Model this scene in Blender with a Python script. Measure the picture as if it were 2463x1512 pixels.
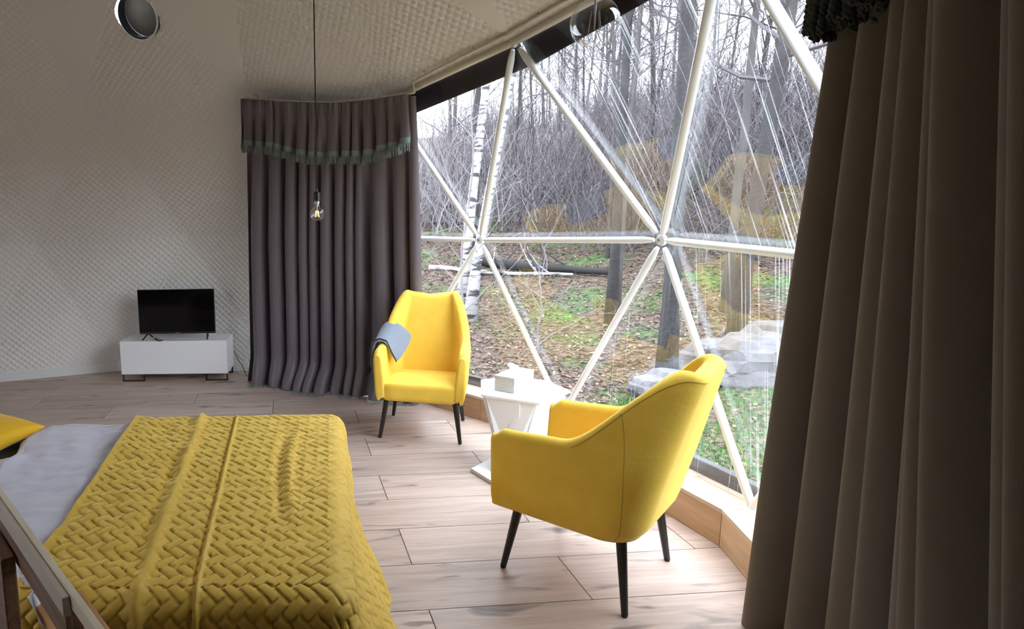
import bpy, bmesh, math, random
import numpy as np
from mathutils import Matrix, Vector, noise as mnoise
random.seed(7); rng = np.random.default_rng(11)
S = bpy.context.scene
COL = S.collection
for o in list(bpy.data.objects): bpy.data.objects.remove(o)

# ------------------------------------------------------------------ camera
H = 1.6; FPX = 1478.3; PPX = 800.0
RT = np.array([0.99992563, -0.00187842, -0.01204993])
UP = np.array([0.01219546, 0.15401485, 0.98799327])
FW = np.array([0.0, 0.98806675, -0.1540263])
cam = bpy.data.cameras.new('camera'); camo = bpy.data.objects.new('camera', cam); COL.objects.link(camo)
camo.matrix_world = Matrix(((RT[0], UP[0], -FW[0], 0), (RT[1], UP[1], -FW[1], 0), (RT[2], UP[2], -FW[2], H), (0, 0, 0, 1)))
cam.sensor_width = 36; cam.sensor_fit = 'HORIZONTAL'; cam.lens = FPX * 36 / 2463
cam.shift_x = (1231.5 - PPX) / 2463; cam.clip_start = 0.05; cam.clip_end = 400
S.camera = camo
# ------------------------------------------------------------------ sky and exposure
S.view_settings.view_transform = 'Standard'; S.view_settings.look = 'None'; S.view_settings.gamma = 1
S.view_settings.use_curve_mapping = False; S.view_settings.exposure = 1.92
W = bpy.data.worlds.new('sky'); S.world = W; W.use_nodes = True
nt = W.node_tree; nt.nodes.clear()
wo = nt.nodes.new('ShaderNodeOutputWorld'); bg = nt.nodes.new('ShaderNodeBackground')
bg.inputs[0].default_value = (0.82, 0.91, 1.0, 1); bg.inputs[1].default_value = 2.6
nt.links.new(bg.outputs[0], wo.inputs[0])
S.cycles.max_bounces = 12; S.cycles.diffuse_bounces = 7; S.cycles.transparent_max_bounces = 24
S.cycles.glossy_bounces = 4; S.cycles.transmission_bounces = 8; S.cycles.sample_clamp_indirect = 6
S.cycles.use_denoising = True
try: S.cycles.denoiser = 'OPENIMAGEDENOISE'
except Exception: pass

# ------------------------------------------------------------------ helpers
def V(*a): return np.array(a, float)
def proppy(o, label=None, cat=None, group=None, kind=None):
    if label: o['label'] = label
    if cat: o['category'] = cat
    if group: o['group'] = group
    if kind: o['kind'] = kind
    return o
def empty(name, loc=(0, 0, 0), rz=0.0, label=None, cat=None, group=None, kind=None):
    o = bpy.data.objects.new(name, None); COL.objects.link(o); o.location = loc; o.rotation_euler = (0, 0, rz); o.empty_display_size = .1
    return proppy(o, label, cat, group, kind)
def link(name, me, parent=None, loc=None, **k):
    o = bpy.data.objects.new(name, me); COL.objects.link(o)
    if parent is not None: o.parent = parent
    if loc is not None: o.location = loc
    return proppy(o, **k)
class MB:
    def __init__(s): s.v = []; s.f = []; s.n = 0
    def add(s, v, f):
        v = np.asarray(v, float).reshape(-1, 3); s.v.append(v)
        for q in f: s.f.append([i + s.n for i in q])
        s.n += len(v); return s
    def addarr(s, v, f):
        v = np.asarray(v, float).reshape(-1, 3); s.v.append(v); s.f += (np.asarray(f) + s.n).tolist(); s.n += len(v); return s
    def grid(s, P, cu=False, cv=False):
        P = np.asarray(P); a, b = P.shape[:2]
        I = np.arange(a * b).reshape(a, b)
        if cu: I = np.vstack([I, I[:1]])
        if cv: I = np.hstack([I, I[:, :1]])
        f = np.stack([I[:-1, :-1], I[1:, :-1], I[1:, 1:], I[:-1, 1:]], -1).reshape(-1, 4)
        return s.addarr(P.reshape(-1, 3), f)
    def box(s, c, d, M=None):
        c = V(*c); d = V(*d) / 2
        v = np.array([[x, y, z] for x in (-1, 1) for y in (-1, 1) for z in (-1, 1)]) * d
        if M is not None: v = v @ np.asarray(M).T
        v = v + c
        return s.add(v, [(0, 1, 3, 2), (4, 6, 7, 5), (0, 4, 5, 1), (2, 3, 7, 6), (0, 2, 6, 4), (1, 5, 7, 3)])
    def prism(s, poly, z0, z1):
        n = len(poly); v = [(p[0], p[1], z0) for p in poly] + [(p[0], p[1], z1) for p in poly]
        return s.add(v, [list(range(n))[::-1], list(range(n, 2 * n))] + [(i, (i + 1) % n, (i + 1) % n + n, i + n) for i in range(n)])
    def tube(s, pts, r, n=8, cap=True):
        pts = np.asarray(pts, float); m = len(pts); r = np.broadcast_to(np.asarray(r, float), (m,))
        T = np.gradient(pts, axis=0); T /= np.linalg.norm(T, axis=1)[:, None] + 1e-12
        ref = V(0, 0, 1) if abs(T[0][2]) < .9 else V(1, 0, 0)
        A = np.cross(T, ref); A /= np.linalg.norm(A, axis=1)[:, None] + 1e-12; B = np.cross(T, A)
        th = np.arange(n) * 2 * math.pi / n
        P = pts[:, None] + r[:, None, None] * (np.cos(th)[None, :, None] * A[:, None] + np.sin(th)[None, :, None] * B[:, None])
        b = s.n; s.grid(P, cv=True)
        if cap: s.f.append([b + i for i in range(n)]); s.f.append([b + (m - 1) * n + i for i in range(n)][::-1])
        return s
    def lathe(s, prof, n=24, c=(0, 0, 0)):
        prof = np.asarray(prof, float); th = np.arange(n) * 2 * math.pi / n
        P = np.stack([prof[:, 0:1] * np.cos(th), prof[:, 0:1] * np.sin(th), np.repeat(prof[:, 1:2], n, 1)], -1) + V(*c)
        return s.grid(P, cv=True)
    def mesh(s, name, mat=None, smooth=False):
        me = bpy.data.meshes.new(name); me.from_pydata(np.concatenate(s.v).tolist() if s.v else [], [], s.f)
        if smooth: me.polygons.foreach_set('use_smooth', [True] * len(me.polygons))
        if mat: me.materials.append(mat)
        me.update(); return me
    def obj(s, name, mat, parent=None, smooth=False, loc=None, **k):
        return link(name, s.mesh(name, mat, smooth), parent, loc, **k)
def bevel(o, w, seg=2, ang=40):
    m = o.modifiers.new('bevel', 'BEVEL'); m.width = w; m.segments = seg; m.limit_method = 'ANGLE'; m.angle_limit = math.radians(ang)
    return o
def recalc(o):
    bm = bmesh.new(); bm.from_mesh(o.data); bmesh.ops.recalc_face_normals(bm, faces=bm.faces); bm.to_mesh(o.data); bm.free(); return o
def sstep(a, b, x): t = np.clip((x - a) / (b - a), 0, 1); return t * t * (3 - 2 * t)
def vnoise(x, y, seed=0, oct=3):
    r = np.random.default_rng(seed); G = r.random((64, 64)); out = 0; amp = 1; tot = 0
    for k in range(oct):
        X = x * 2 ** k + 7.3 * k; Y = y * 2 ** k + 3.1 * k
        i = np.floor(X).astype(int); j = np.floor(Y).astype(int); u = X - i; v = Y - j; u = u * u * (3 - 2 * u); v = v * v * (3 - 2 * v)
        g = lambda a, b: G[a % 64, b % 64]
        out = out + amp * ((g(i, j) * (1 - u) + g(i + 1, j) * u) * (1 - v) + (g(i, j + 1) * (1 - u) + g(i + 1, j + 1) * u) * v); tot += amp; amp *= .5
    return out / tot - .5

# ------------------------------------------------------------------ materials
def mat(name, col, rough=.6, metal=0, spec=.5, sheen=0, sheen_tint=None, emis=None, bump=None, vary=None, coat=0):
    m = bpy.data.materials.new(name); m.use_nodes = True; t = m.node_tree; b = t.nodes['Principled BSDF']
    b.inputs['Base Color'].default_value = (*col, 1); b.inputs['Roughness'].default_value = rough
    b.inputs['Metallic'].default_value = metal; b.inputs['Specular IOR Level'].default_value = spec
    b.inputs['Coat Weight'].default_value = coat
    if sheen:
        b.inputs['Sheen Weight'].default_value = sheen; b.inputs['Sheen Roughness'].default_value = .4
        if sheen_tint: b.inputs['Sheen Tint'].default_value = (*sheen_tint, 1)
    if emis: b.inputs['Emission Color'].default_value = (*emis[0], 1); b.inputs['Emission Strength'].default_value = emis[1]
    tc = t.nodes.new('ShaderNodeTexCoord')
    if vary:  # (scale, other colour, amount[, stretch])
        mp = t.nodes.new('ShaderNodeMapping'); mp.inputs['Scale'].default_value = vary[3] if len(vary) > 3 else (1, 1, 1)
        t.links.new(tc.outputs['Object'], mp.inputs[0])
        n = t.nodes.new('ShaderNodeTexNoise'); n.inputs['Scale'].default_value = vary[0]; n.inputs['Detail'].default_value = 5
        t.links.new(mp.outputs[0], n.inputs['Vector'])
        r = t.nodes.new('ShaderNodeValToRGB'); r.color_ramp.elements[0].position = .5 - vary[2] / 2; r.color_ramp.elements[1].position = .5 + vary[2] / 2
        r.color_ramp.elements[0].color = (*col, 1); r.color_ramp.elements[1].color = (*vary[1], 1)
        t.links.new(n.outputs[0], r.inputs[0]); t.links.new(r.outputs[0], b.inputs['Base Color'])
    if bump:
        n = t.nodes.new('ShaderNodeTexNoise'); n.inputs['Scale'].default_value = bump[0]; n.inputs['Detail'].default_value = 4
        t.links.new(tc.outputs['Object'], n.inputs['Vector'])
        bn = t.nodes.new('ShaderNodeBump'); bn.inputs['Strength'].default_value = bump[1]; bn.inputs['Distance'].default_value = bump[2] if len(bump) > 2 else .01
        t.links.new(n.outputs[0], bn.inputs['Height']); t.links.new(bn.outputs[0], b.inputs['Normal'])
    return m
def wood(name, light, dark, scale=(1.2, 14, 14), rough=.45, knots=None, perobj=True, bumpy=.15, lo=.3, hi=.75):
    m = bpy.data.materials.new(name); m.use_nodes = True; t = m.node_tree; b = t.nodes['Principled BSDF']; L = t.links.new
    b.inputs['Roughness'].default_value = rough
    tc = t.nodes.new('ShaderNodeTexCoord'); add = t.nodes.new('ShaderNodeVectorMath'); add.operation = 'ADD'
    oi = t.nodes.new('ShaderNodeObjectInfo'); cx = t.nodes.new('ShaderNodeCombineXYZ')
    mu = t.nodes.new('ShaderNodeMath'); mu.operation = 'MULTIPLY'; mu.inputs[1].default_value = 37.0 if perobj else 0
    L(oi.outputs['Random'], mu.inputs[0]); L(mu.outputs[0], cx.inputs[0]); L(mu.outputs[0], cx.inputs[2]); L(tc.outputs['Object'], add.inputs[0]); L(cx.outputs[0], add.inputs[1])
    mp = t.nodes.new('ShaderNodeMapping'); mp.inputs['Scale'].default_value = scale; L(add.outputs[0], mp.inputs[0])
    n = t.nodes.new('ShaderNodeTexNoise'); n.inputs['Scale'].default_value = 1.6; n.inputs['Detail'].default_value = 8; n.inputs['Roughness'].default_value = .62
    n.inputs['Distortion'].default_value = .9; L(mp.outputs[0], n.inputs['Vector'])
    r = t.nodes.new('ShaderNodeValToRGB'); r.color_ramp.elements[0].position = lo; r.color_ramp.elements[1].position = hi
    r.color_ramp.elements[0].color = (*dark, 1); r.color_ramp.elements[1].color = (*light, 1); L(n.outputs[0], r.inputs[0])
    out = r.outputs[0]
    if knots:
        mp2 = t.nodes.new('ShaderNodeMapping'); mp2.inputs['Scale'].default_value = (1.9, 7.5, 7.5); L(add.outputs[0], mp2.inputs[0])
        n2 = t.nodes.new('ShaderNodeTexNoise'); n2.inputs['Scale'].default_value = 1.0; n2.inputs['Detail'].default_value = 4; n2.inputs['Distortion'].default_value = 1.2; L(mp2.outputs[0], n2.inputs['Vector'])
        r2 = t.nodes.new('ShaderNodeValToRGB'); r2.color_ramp.elements[0].position = .60; r2.color_ramp.elements[1].position = .72
        r2.color_ramp.elements[0].color = (0, 0, 0, 1); r2.color_ramp.elements[1].color = (1, 1, 1, 1); L(n2.outputs[0], r2.inputs[0])
        mx = t.nodes.new('ShaderNodeMixRGB'); mx.inputs[2].default_value = (*knots, 1); L(r2.outputs[0], mx.inputs[0]); L(out, mx.inputs[1]); out = mx.outputs[0]
    # tone per board
    hv = t.nodes.new('ShaderNodeHueSaturation'); mm = t.nodes.new('ShaderNodeMapRange'); mm.inputs[3].default_value = .88; mm.inputs[4].default_value = 1.08
    L(oi.outputs['Random'], mm.inputs[0]); L(mm.outputs[0], hv.inputs['Value']); L(out, hv.inputs['Color']); L(hv.outputs[0], b.inputs['Base Color'])
    bn = t.nodes.new('ShaderNodeBump'); bn.inputs['Strength'].default_value = bumpy; bn.inputs['Distance'].default_value = .004; L(n.outputs[0], bn.inputs['Height']); L(bn.outputs[0], b.inputs['Normal'])
    return m
M = {}
M['floor'] = wood('oak laminate', (.62, .49, .42), (.38, .28, .235), rough=.42, knots=(.17, .125, .11), scale=(.9, 13, 13))
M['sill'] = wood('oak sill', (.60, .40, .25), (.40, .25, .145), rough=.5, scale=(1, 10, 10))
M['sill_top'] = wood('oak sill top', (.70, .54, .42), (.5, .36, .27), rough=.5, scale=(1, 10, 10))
M['beam'] = wood('weathered beam', (.14, .135, .135), (.035, .032, .032), rough=.7, scale=(1.5, 12, 12))
M['pine'] = wood('pine', (.64, .37, .18), (.43, .215, .09), rough=.5, scale=(2.0, 20, 20))
M['pale_pine'] = wood('pale pine', (.90, .82, .66), (.84, .73, .57), rough=.5, scale=(1, 14, 14), perobj=False)
M['batten'] = wood('shaded batten', (.72, .62, .52), (.62, .52, .43), rough=.5, scale=(1, 14, 14), perobj=False)  # shade of the rail's unlit side face is put into this darker tone
M['brown_wood'] = wood('brown wood', (.30, .165, .095), (.12, .062, .035), rough=.55, scale=(1.5, 20, 20), perobj=False)
M['lining'] = mat('quilted lining', (.82, .80, .765), rough=.75, spec=.25, bump=(220, .12, .002))
M['white'] = mat('white lacquer', (.84, .84, .86), rough=.3)
M['white_matt'] = mat('white matt', (.82, .82, .82), rough=.5)
M['strut'] = mat('white strut', (.80, .81, .82), rough=.28, coat=.3)
M['rail'] = mat('cream rail', (.62, .58, .48), rough=.4)
M['black'] = mat('black', (.012, .012, .013), rough=.35)
M['black_metal'] = mat('black metal', (.015, .014, .014), rough=.4, metal=.3)
M['screen'] = mat('screen', (.003, .003, .004), rough=.08, spec=.3)
M['leg'] = mat('black leg', (.012, .011, .011), rough=.32)
M['grey_txt'] = mat('grey print', (.5, .5, .5), rough=.5)
M['yellow'] = mat('yellow velvet', (.80, .51, .060), rough=.72, spec=.2, sheen=.55, sheen_tint=(1, .85, .3), bump=(60, .12, .01), vary=(9, (.86, .58, .09), .5))
M['seam'] = mat('seam', (.30, .17, .02), rough=.8)
M['mustard'] = mat('mustard quilt', (.58, .36, .045), rough=.6, spec=.3, sheen=.75, sheen_tint=(1, .85, .35), bump=(120, .15, .004), vary=(14, (.68, .45, .085), .5))
M['pillow'] = mat('yellow pillow', (.88, .50, .01), rough=.75, sheen=.3)
M['duvet'] = mat('lavender grey satin', (.60, .59, .68), rough=.42, spec=.5, sheen=.3)
M['sheet'] = mat('charcoal sheet', (.03, .028, .03), rough=.8)
M['blanket'] = mat('grey blanket', (.17, .20, .245), rough=.9, sheen=.3, bump=(180, .5, .004))
M['blanket_edge'] = mat('dark blanket edge', (.03, .035, .045), rough=.9)
M['curtain'] = mat('mauve grey satin', (.14, .118, .135), rough=.38, spec=.45, sheen=.35, sheen_tint=(.8, .8, 1), bump=(300, .1, .002))
M['curtain_near'] = mat('taupe curtain', (.20, .17, .14), rough=.85, spec=.1, sheen=.08, bump=(500, .25, .002))
M['fringe'] = mat('sage fringe', (.20, .245, .225), rough=.85)
M['fringe_near'] = mat('dark green tassels', (.045, .055, .045), rough=.85)
M['band'] = mat('dark brown cover band', (.052, .042, .044), rough=.45)
M['cap'] = mat('bulb cap', (.75, .75, .72), rough=.25, metal=1)
M['filament'] = mat('filament', (.85, .62, .18), rough=.5, emis=((1, .72, .25), .9))
M['copper'] = mat('copper filament', (.32, .15, .09), rough=.4)
M['glass_stem'] = mat('stem', (.8, .8, .8), rough=.2)
M['card'] = mat('white card', (.80, .80, .80), rough=.5)
M['tissue'] = mat('tissue', (.88, .90, .93), rough=.9)
M['vent'] = mat('grey vent fabric', (.105, .09, .078), rough=.8, bump=(90, .2))
M['vent_rim'] = mat('vent rim', (.78, .76, .72), rough=.6)
M['bark_dark'] = mat('dark bark', (0.018, 0.016, 0.018), rough=.9, vary=(6, (0.052, 0.048, 0.048), .4, (1, 1, .25)), bump=(25, .6, .02))
M['bark_grey'] = mat('grey bark', (0.056, 0.050, 0.051), rough=.9, vary=(6, (0.104, 0.096, 0.096), .4, (1, 1, .25)))
M['twig'] = mat('twigs', (0.084, 0.072, 0.080), rough=.9)
M['twig_light'] = mat('light twigs', (0.200, 0.180, 0.188), rough=.9)
M['leaf'] = mat('fallen leaves', (0.116, 0.068, 0.048), rough=.8)
M['leaf2'] = mat('pale leaves', (0.224, 0.160, 0.112), rough=.8)
M['grass'] = mat('grass', (.075, .18, .028), rough=.7)
M['rock'] = mat('grey rock', (0.136, 0.128, 0.136), rough=.9, vary=(5, (0.088, 0.080, 0.084), .4), bump=(9, .8, .05))
M['log'] = mat('dark log', (0.024, 0.022, 0.021), rough=.9, bump=(20, .5, .02))
M['red_roof'] = mat('red roof', (.30, .06, .05), rough=.7)
M['wall_far'] = mat('far wall', (.3, .29, .28), rough=.8)
def birch():
    m = bpy.data.materials.new('birch bark'); m.use_nodes = True; t = m.node_tree; b = t.nodes['Principled BSDF']; L = t.links.new
    tc = t.nodes.new('ShaderNodeTexCoord'); mp = t.nodes.new('ShaderNodeMapping'); mp.inputs['Scale'].default_value = (3, 3, 14); L(tc.outputs['Object'], mp.inputs[0])
    n = t.nodes.new('ShaderNodeTexNoise'); n.inputs['Scale'].default_value = 1.2; n.inputs['Detail'].default_value = 5; L(mp.outputs[0], n.inputs['Vector'])
    r = t.nodes.new('ShaderNodeValToRGB'); e = r.color_ramp.elements; e[0].position = .40; e[0].color = (.05, .045, .045, 1); e[1].position = .50; e[1].color = (.40, .39, .40, 1)
    L(n.outputs[0], r.inputs[0]); L(r.outputs[0], b.inputs['Base Color']); b.inputs['Roughness'].default_value = .8; return m
M['birch'] = birch()
def ground_mat():
    m = bpy.data.materials.new('woodland ground'); m.use_nodes = True; t = m.node_tree; b = t.nodes['Principled BSDF']; L = t.links.new
    b.inputs['Roughness'].default_value = .95; tc = t.nodes.new('ShaderNodeTexCoord')
    def nz(s, d=4):
        n = t.nodes.new('ShaderNodeTexNoise'); n.inputs['Scale'].default_value = s; n.inputs['Detail'].default_value = d; L(tc.outputs['Object'], n.inputs['Vector']); return n
    def ramp(n, p0, c0, p1, c1):
        r = t.nodes.new('ShaderNodeValToRGB'); e = r.color_ramp.elements; e[0].position = p0; e[0].color = (*c0, 1); e[1].position = p1; e[1].color = (*c1, 1); L(n.outputs[0], r.inputs[0]); return r
    lit = ramp(nz(9, 8), .38, (0.032, 0.021, 0.016), .62, (0.128, 0.084, 0.060)); gr = ramp(nz(14, 6), .35, (.026, .055, .011), .7, (.085, .18, .035))
    at = t.nodes.new('ShaderNodeAttribute'); at.attribute_name = 'grass'
    n = nz(.8, 5); ad = t.nodes.new('ShaderNodeMath'); ad.operation = 'ADD'; L(at.outputs['Fac'], ad.inputs[0]); L(n.outputs[0], ad.inputs[1])
    mk = t.nodes.new('ShaderNodeValToRGB'); mk.color_ramp.elements[0].position = .52; mk.color_ramp.elements[1].position = .68; L(ad.outputs[0], mk.inputs[0])
    mx = t.nodes.new('ShaderNodeMixRGB'); L(mk.outputs[0], mx.inputs[0]); L(lit.outputs[0], mx.inputs[1]); L(gr.outputs[0], mx.inputs[2]); L(mx.outputs[0], b.inputs['Base Color'])
    n3 = nz(30, 6); bn = t.nodes.new('ShaderNodeBump'); bn.inputs['Strength'].default_value = .8; bn.inputs['Distance'].default_value = .05; L(n3.outputs[0], bn.inputs['Height']); L(bn.outputs[0], b.inputs['Normal'])
    return m
M['ground'] = ground_mat()
def film(streak):
    m = bpy.data.materials.new('clear film'); m.use_nodes = True; t = m.node_tree; t.nodes.clear(); L = t.links.new
    out = t.nodes.new('ShaderNodeOutputMaterial'); tr = t.nodes.new('ShaderNodeBsdfTransparent'); gl = t.nodes.new('ShaderNodeBsdfGlossy'); gl.inputs['Roughness'].default_value = .02
    tr.inputs[0].default_value = (.97, .98, 1, 1)
    fr = t.nodes.new('ShaderNodeFresnel'); fr.inputs[0].default_value = 1.75
    tc = t.nodes.new('ShaderNodeTexCoord'); n0 = t.nodes.new('ShaderNodeTexNoise'); n0.inputs['Scale'].default_value = 1.3; L(tc.outputs['Object'], n0.inputs['Vector'])
    bn = t.nodes.new('ShaderNodeBump'); bn.inputs['Strength'].default_value = .25; bn.inputs['Distance'].default_value = .02; L(n0.outputs[0], bn.inputs['Height']); L(bn.outputs[0], gl.inputs['Normal'])
    mx = t.nodes.new('ShaderNodeMixShader'); L(fr.outputs[0], mx.inputs[0]); L(tr.outputs[0], mx.inputs[1]); L(gl.outputs[0], mx.inputs[2])
    sh = mx.outputs[0]
    if streak:   # dried rain runs: thin milky lines down the film
        mp = t.nodes.new('ShaderNodeMapping'); mp.inputs['Scale'].default_value = (85, .9, 1); mp.inputs['Rotation'].default_value = (0, 0, .06); L(tc.outputs['UV'], mp.inputs[0])
        n = t.nodes.new('ShaderNodeTexNoise'); n.inputs['Scale'].default_value = 1; n.inputs['Detail'].default_value = 1; L(mp.outputs[0], n.inputs['Vector'])
        r = t.nodes.new('ShaderNodeValToRGB'); r.color_ramp.elements[0].position = .60; r.color_ramp.elements[1].position = .76; r.color_ramp.elements[1].color = (streak, streak, streak, 1); L(n.outputs[0], r.inputs[0])
        df = t.nodes.new('ShaderNodeBsdfTranslucent'); df.inputs[0].default_value = (.9, .92, .95, 1)
        m2 = t.nodes.new('ShaderNodeMixShader'); L(r.outputs[0], m2.inputs[0]); L(sh, m2.inputs[1]); L(df.outputs[0], m2.inputs[2]); sh = m2.outputs[0]
    L(sh, out.inputs[0]); return m
M['film'] = film(0); M['film_rain'] = film(.28)
def bulb_glass():
    m = bpy.data.materials.new('bulb glass'); m.use_nodes = True; t = m.node_tree; t.nodes.clear(); L = t.links.new
    out = t.nodes.new('ShaderNodeOutputMaterial'); tr = t.nodes.new('ShaderNodeBsdfTransparent'); tr.inputs[0].default_value = (.97, .98, .98, 1); gl = t.nodes.new('ShaderNodeBsdfGlossy'); gl.inputs['Roughness'].default_value = .01
    lw = t.nodes.new('ShaderNodeLayerWeight'); lw.inputs['Blend'].default_value = .5; pw = t.nodes.new('ShaderNodeMath'); pw.operation = 'POWER'; pw.inputs[1].default_value = 2.6; L(lw.outputs['Facing'], pw.inputs[0])
    fr = t.nodes.new('ShaderNodeMath'); fr.operation = 'MULTIPLY_ADD'; fr.inputs[1].default_value = .9; fr.inputs[2].default_value = .06; L(pw.outputs[0], fr.inputs[0])
    mx = t.nodes.new('ShaderNodeMixShader'); L(fr.outputs[0], mx.inputs[0]); L(tr.outputs[0], mx.inputs[1]); L(gl.outputs[0], mx.inputs[2])
    L(mx.outputs[0], out.inputs[0]); return m
M['bulb'] = bulb_glass()

# ------------------------------------------------------------------ dome nodes (rings seen from above, centre C)
C = V(-1.75, 2.7)
def pol(az, r, z): a = math.radians(az); return V(C[0] + r * math.cos(a), C[1] + r * math.sin(a), z)
R0 = {k: pol(1.4 + 24 * k, 3.82, 0) for k in range(15)}
R0[0] = V(2.02, 2.79, 0); R0[1] = V(1.66, 4.28, 0); R0[2] = V(.66, 5.62, 0); R0[3] = V(-.62, 6.42, 0); R0[4] = V(-2.33, 6.50, 0)
R1 = {k: pol(13.2 + 24 * k, 3.74, 1.42) for k in range(15)}
R1[0] = V(1.879, 3.518, 1.457); R1[1] = V(1.194, 4.974, 1.416); R1[2] = V(.009, 5.978, 1.436); R1[3] = V(-1.495, 6.411, 1.45); R1[4] = V(-2.959, 6.218, 1.37); R1[14] = V(1.9, 1.95, 1.42)
R2 = {k: pol(-1 + 24 * k, 3.08, 2.62) for k in range(15)}
R2[0] = V(1.41, 2.36, 2.605); R2[1] = V(1.088, 3.817, 2.615); R2[2] = V(.435, 4.90, 2.485); R2[3] = V(-.737, 5.577, 2.641); R2[4] = V(-2.221, 5.713, 2.655); R2[5] = V(-3.45, 5.25, 2.62)
R3 = {k: pol(11 + 24 * k, 2.05, 3.42) for k in range(15)}
R4 = {k: pol(24 * k, 1.0, 3.86) for k in range(15)}
APEX = V(C[0], C[1], 4.05)
def quilt(mb, a, b, c, res=.0095, cell=.047, depth=.0085, fade=.018, org=None):
    """tessellate triangle abc; sew diamonds into it, pulled towards the outside along the stitch lines"""
    a, b, c = V(*a), V(*b), V(*c); nrm = np.cross(b - a, c - a); nrm /= np.linalg.norm(nrm)
    ctr = V(C[0], C[1], 1.2)
    if nrm @ (ctr - a) < 0: b, c = c, b; nrm = -nrm
    L = max(np.linalg.norm(b - a), np.linalg.norm(c - a), np.linalg.norm(c - b)); n = max(2, int(L / res))
    i, j = np.meshgrid(np.arange(n + 1), np.arange(n + 1), indexing='ij'); m = (i + j) <= n
    idx = -np.ones((n + 1, n + 1), int); idx[m] = np.arange(m.sum())
    u = i[m] / n; v = j[m] / n; w = 1 - u - v
    P = a * w[:, None] + b * u[:, None] + c * v[:, None]
    ex = np.cross(V(0, 0, 1), nrm); ex /= np.linalg.norm(ex); ey = np.cross(nrm, ex)
    q = P - (org if org is not None else a); x = q @ ex; y = q @ ey
    wx = x + .05 * vnoise(x * .9 + 5, y * .9, 3, 2) * 2; wy = y + .05 * vnoise(x * .9, y * .9 + 9, 4, 2) * 2
    s1 = (wx + wy) / math.sqrt(2) / cell; s2 = (wx - wy) / math.sqrt(2) / cell
    d1 = np.abs(s1 - np.round(s1)); d2 = np.abs(s2 - np.round(s2))
    h = np.minimum(1, d1 * 3.0) ** .75 * np.minimum(1, d2 * 3.0) ** .75
    ha = np.linalg.norm(np.cross(b - a, c - a)); dist = np.minimum(np.minimum(u * ha / np.linalg.norm(c - a), v * ha / np.linalg.norm(b - a)), w * ha / np.linalg.norm(c - b))
    disp = (-depth * (1 - h) + .012 * vnoise(x * 1.7, y * 1.7, 8, 2)) * np.clip(dist / fade, 0, 1)
    P = P + nrm * disp[:, None]
    I, J = np.meshgrid(np.arange(n), np.arange(n), indexing='ij')
    k = (I + J) < n; A = np.stack([idx[I[k], J[k]], idx[I[k] + 1, J[k]], idx[I[k], J[k] + 1]], 1)
    k = (I + J) < n - 1; B = np.stack([idx[I[k] + 1, J[k]], idx[I[k] + 1, J[k] + 1], idx[I[k], J[k] + 1]], 1)
    mb.addarr(P, np.vstack([A, B]))
def low(mb, a, b, c): quilt(mb, a, b, c, res=.25, depth=0)
def tris_between(LO, UP_, k, shift):
    k1 = (k + 1) % 15
    if shift: return [(LO[k], LO[k1], UP_[k]), (LO[k1], UP_[k1], UP_[k])]     # upper nodes sit at half steps after k
    return [(LO[k], UP_[k1], UP_[k]), (LO[k], LO[k1], UP_[k1])]
# walls: sectors 2.. of the lining (left and behind), window sectors elsewhere
wl = MB(); wb = MB(); ce = MB()
fine_w = [3, 4, 5]
for k in range(15):
    lo = tris_between(R0, R1, k, True); hi = tris_between(R1, R2, k, False)
    if k in (3, 4):
        for t in lo: quilt(wl, *t)
    elif k in (5, 6, 7): [low(wl, *t) for t in lo]
    if k in (2, 3, 4):
        for n_, t in enumerate(hi):
            if k == 2 and n_ == 0: quilt(wl, R1[2], R2[3], R2[2])
            else: quilt(wl, *t)
    elif k in (5, 6, 7): [low(wl, *t) for t in hi]
quilt(wl, R0[2], R0[3], R1[2]); quilt(wl, R0[3], R1[3], R1[2])
for k in range(15):
    for t in tris_between(R2, R3, k, True) + tris_between(R3, R4, k, False):
        vis = k in (0, 1, 2, 3, 4) and t[0][2] + t[1][2] + t[2][2] < 9.4
        (quilt(ce, *t, depth=.0085) if vis else low(ce, *t))
    low(ce, R4[k], R4[(k + 1) % 15], APEX)
wl.obj('wall_left', M['lining'], smooth=True, kind='structure', label='white diamond quilted dome lining behind the television')
ceo = ce.obj('ceiling', M['lining'], smooth=True, kind='structure', label='cream quilted lining of the dome roof')

# ------------------------------------------------------------------ floor planks
A_ = 0.077; PW = .3362; PL = 1.39; V0 = 2.2847
fl = empty('floor', (0, 0, 0), A_, kind='structure', label='grey oak laminate floor laid in a half bond')
U2 = V(math.cos(A_), math.sin(A_)); W2 = V(-math.sin(A_), math.cos(A_))
bm = MB(); bm.box((0, 0, -.006), (PL - .004, PW - .004, .012)); plank_me = None
def clip_poly(poly, ctr, R, n=60):
    # clip convex polygon by the dome polygon (convex) - Sutherland-Hodgman against the ring
    ring = [V(ctr[0] + R * math.cos(t), ctr[1] + R * math.sin(t)) for t in np.arange(n) * 2 * math.pi / n]
    for i in range(n):
        a, b = ring[i], ring[(i + 1) % n]; e = b - a; out = []
        for j in range(len(poly)):
            p, q = poly[j], poly[(j + 1) % len(poly)]
            sp = e[0] * (p[1] - a[1]) - e[1] * (p[0] - a[0]); sq = e[0] * (q[1] - a[1]) - e[1] * (q[0] - a[0])
            if sp >= 0: out.append(p)
            if sp * sq < 0: out.append(p + (q - p) * sp / (sp - sq))
        poly = out
        if len(poly) < 3: return []
    return poly
Cl = V(C @ U2, C @ W2)
full = None
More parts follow.
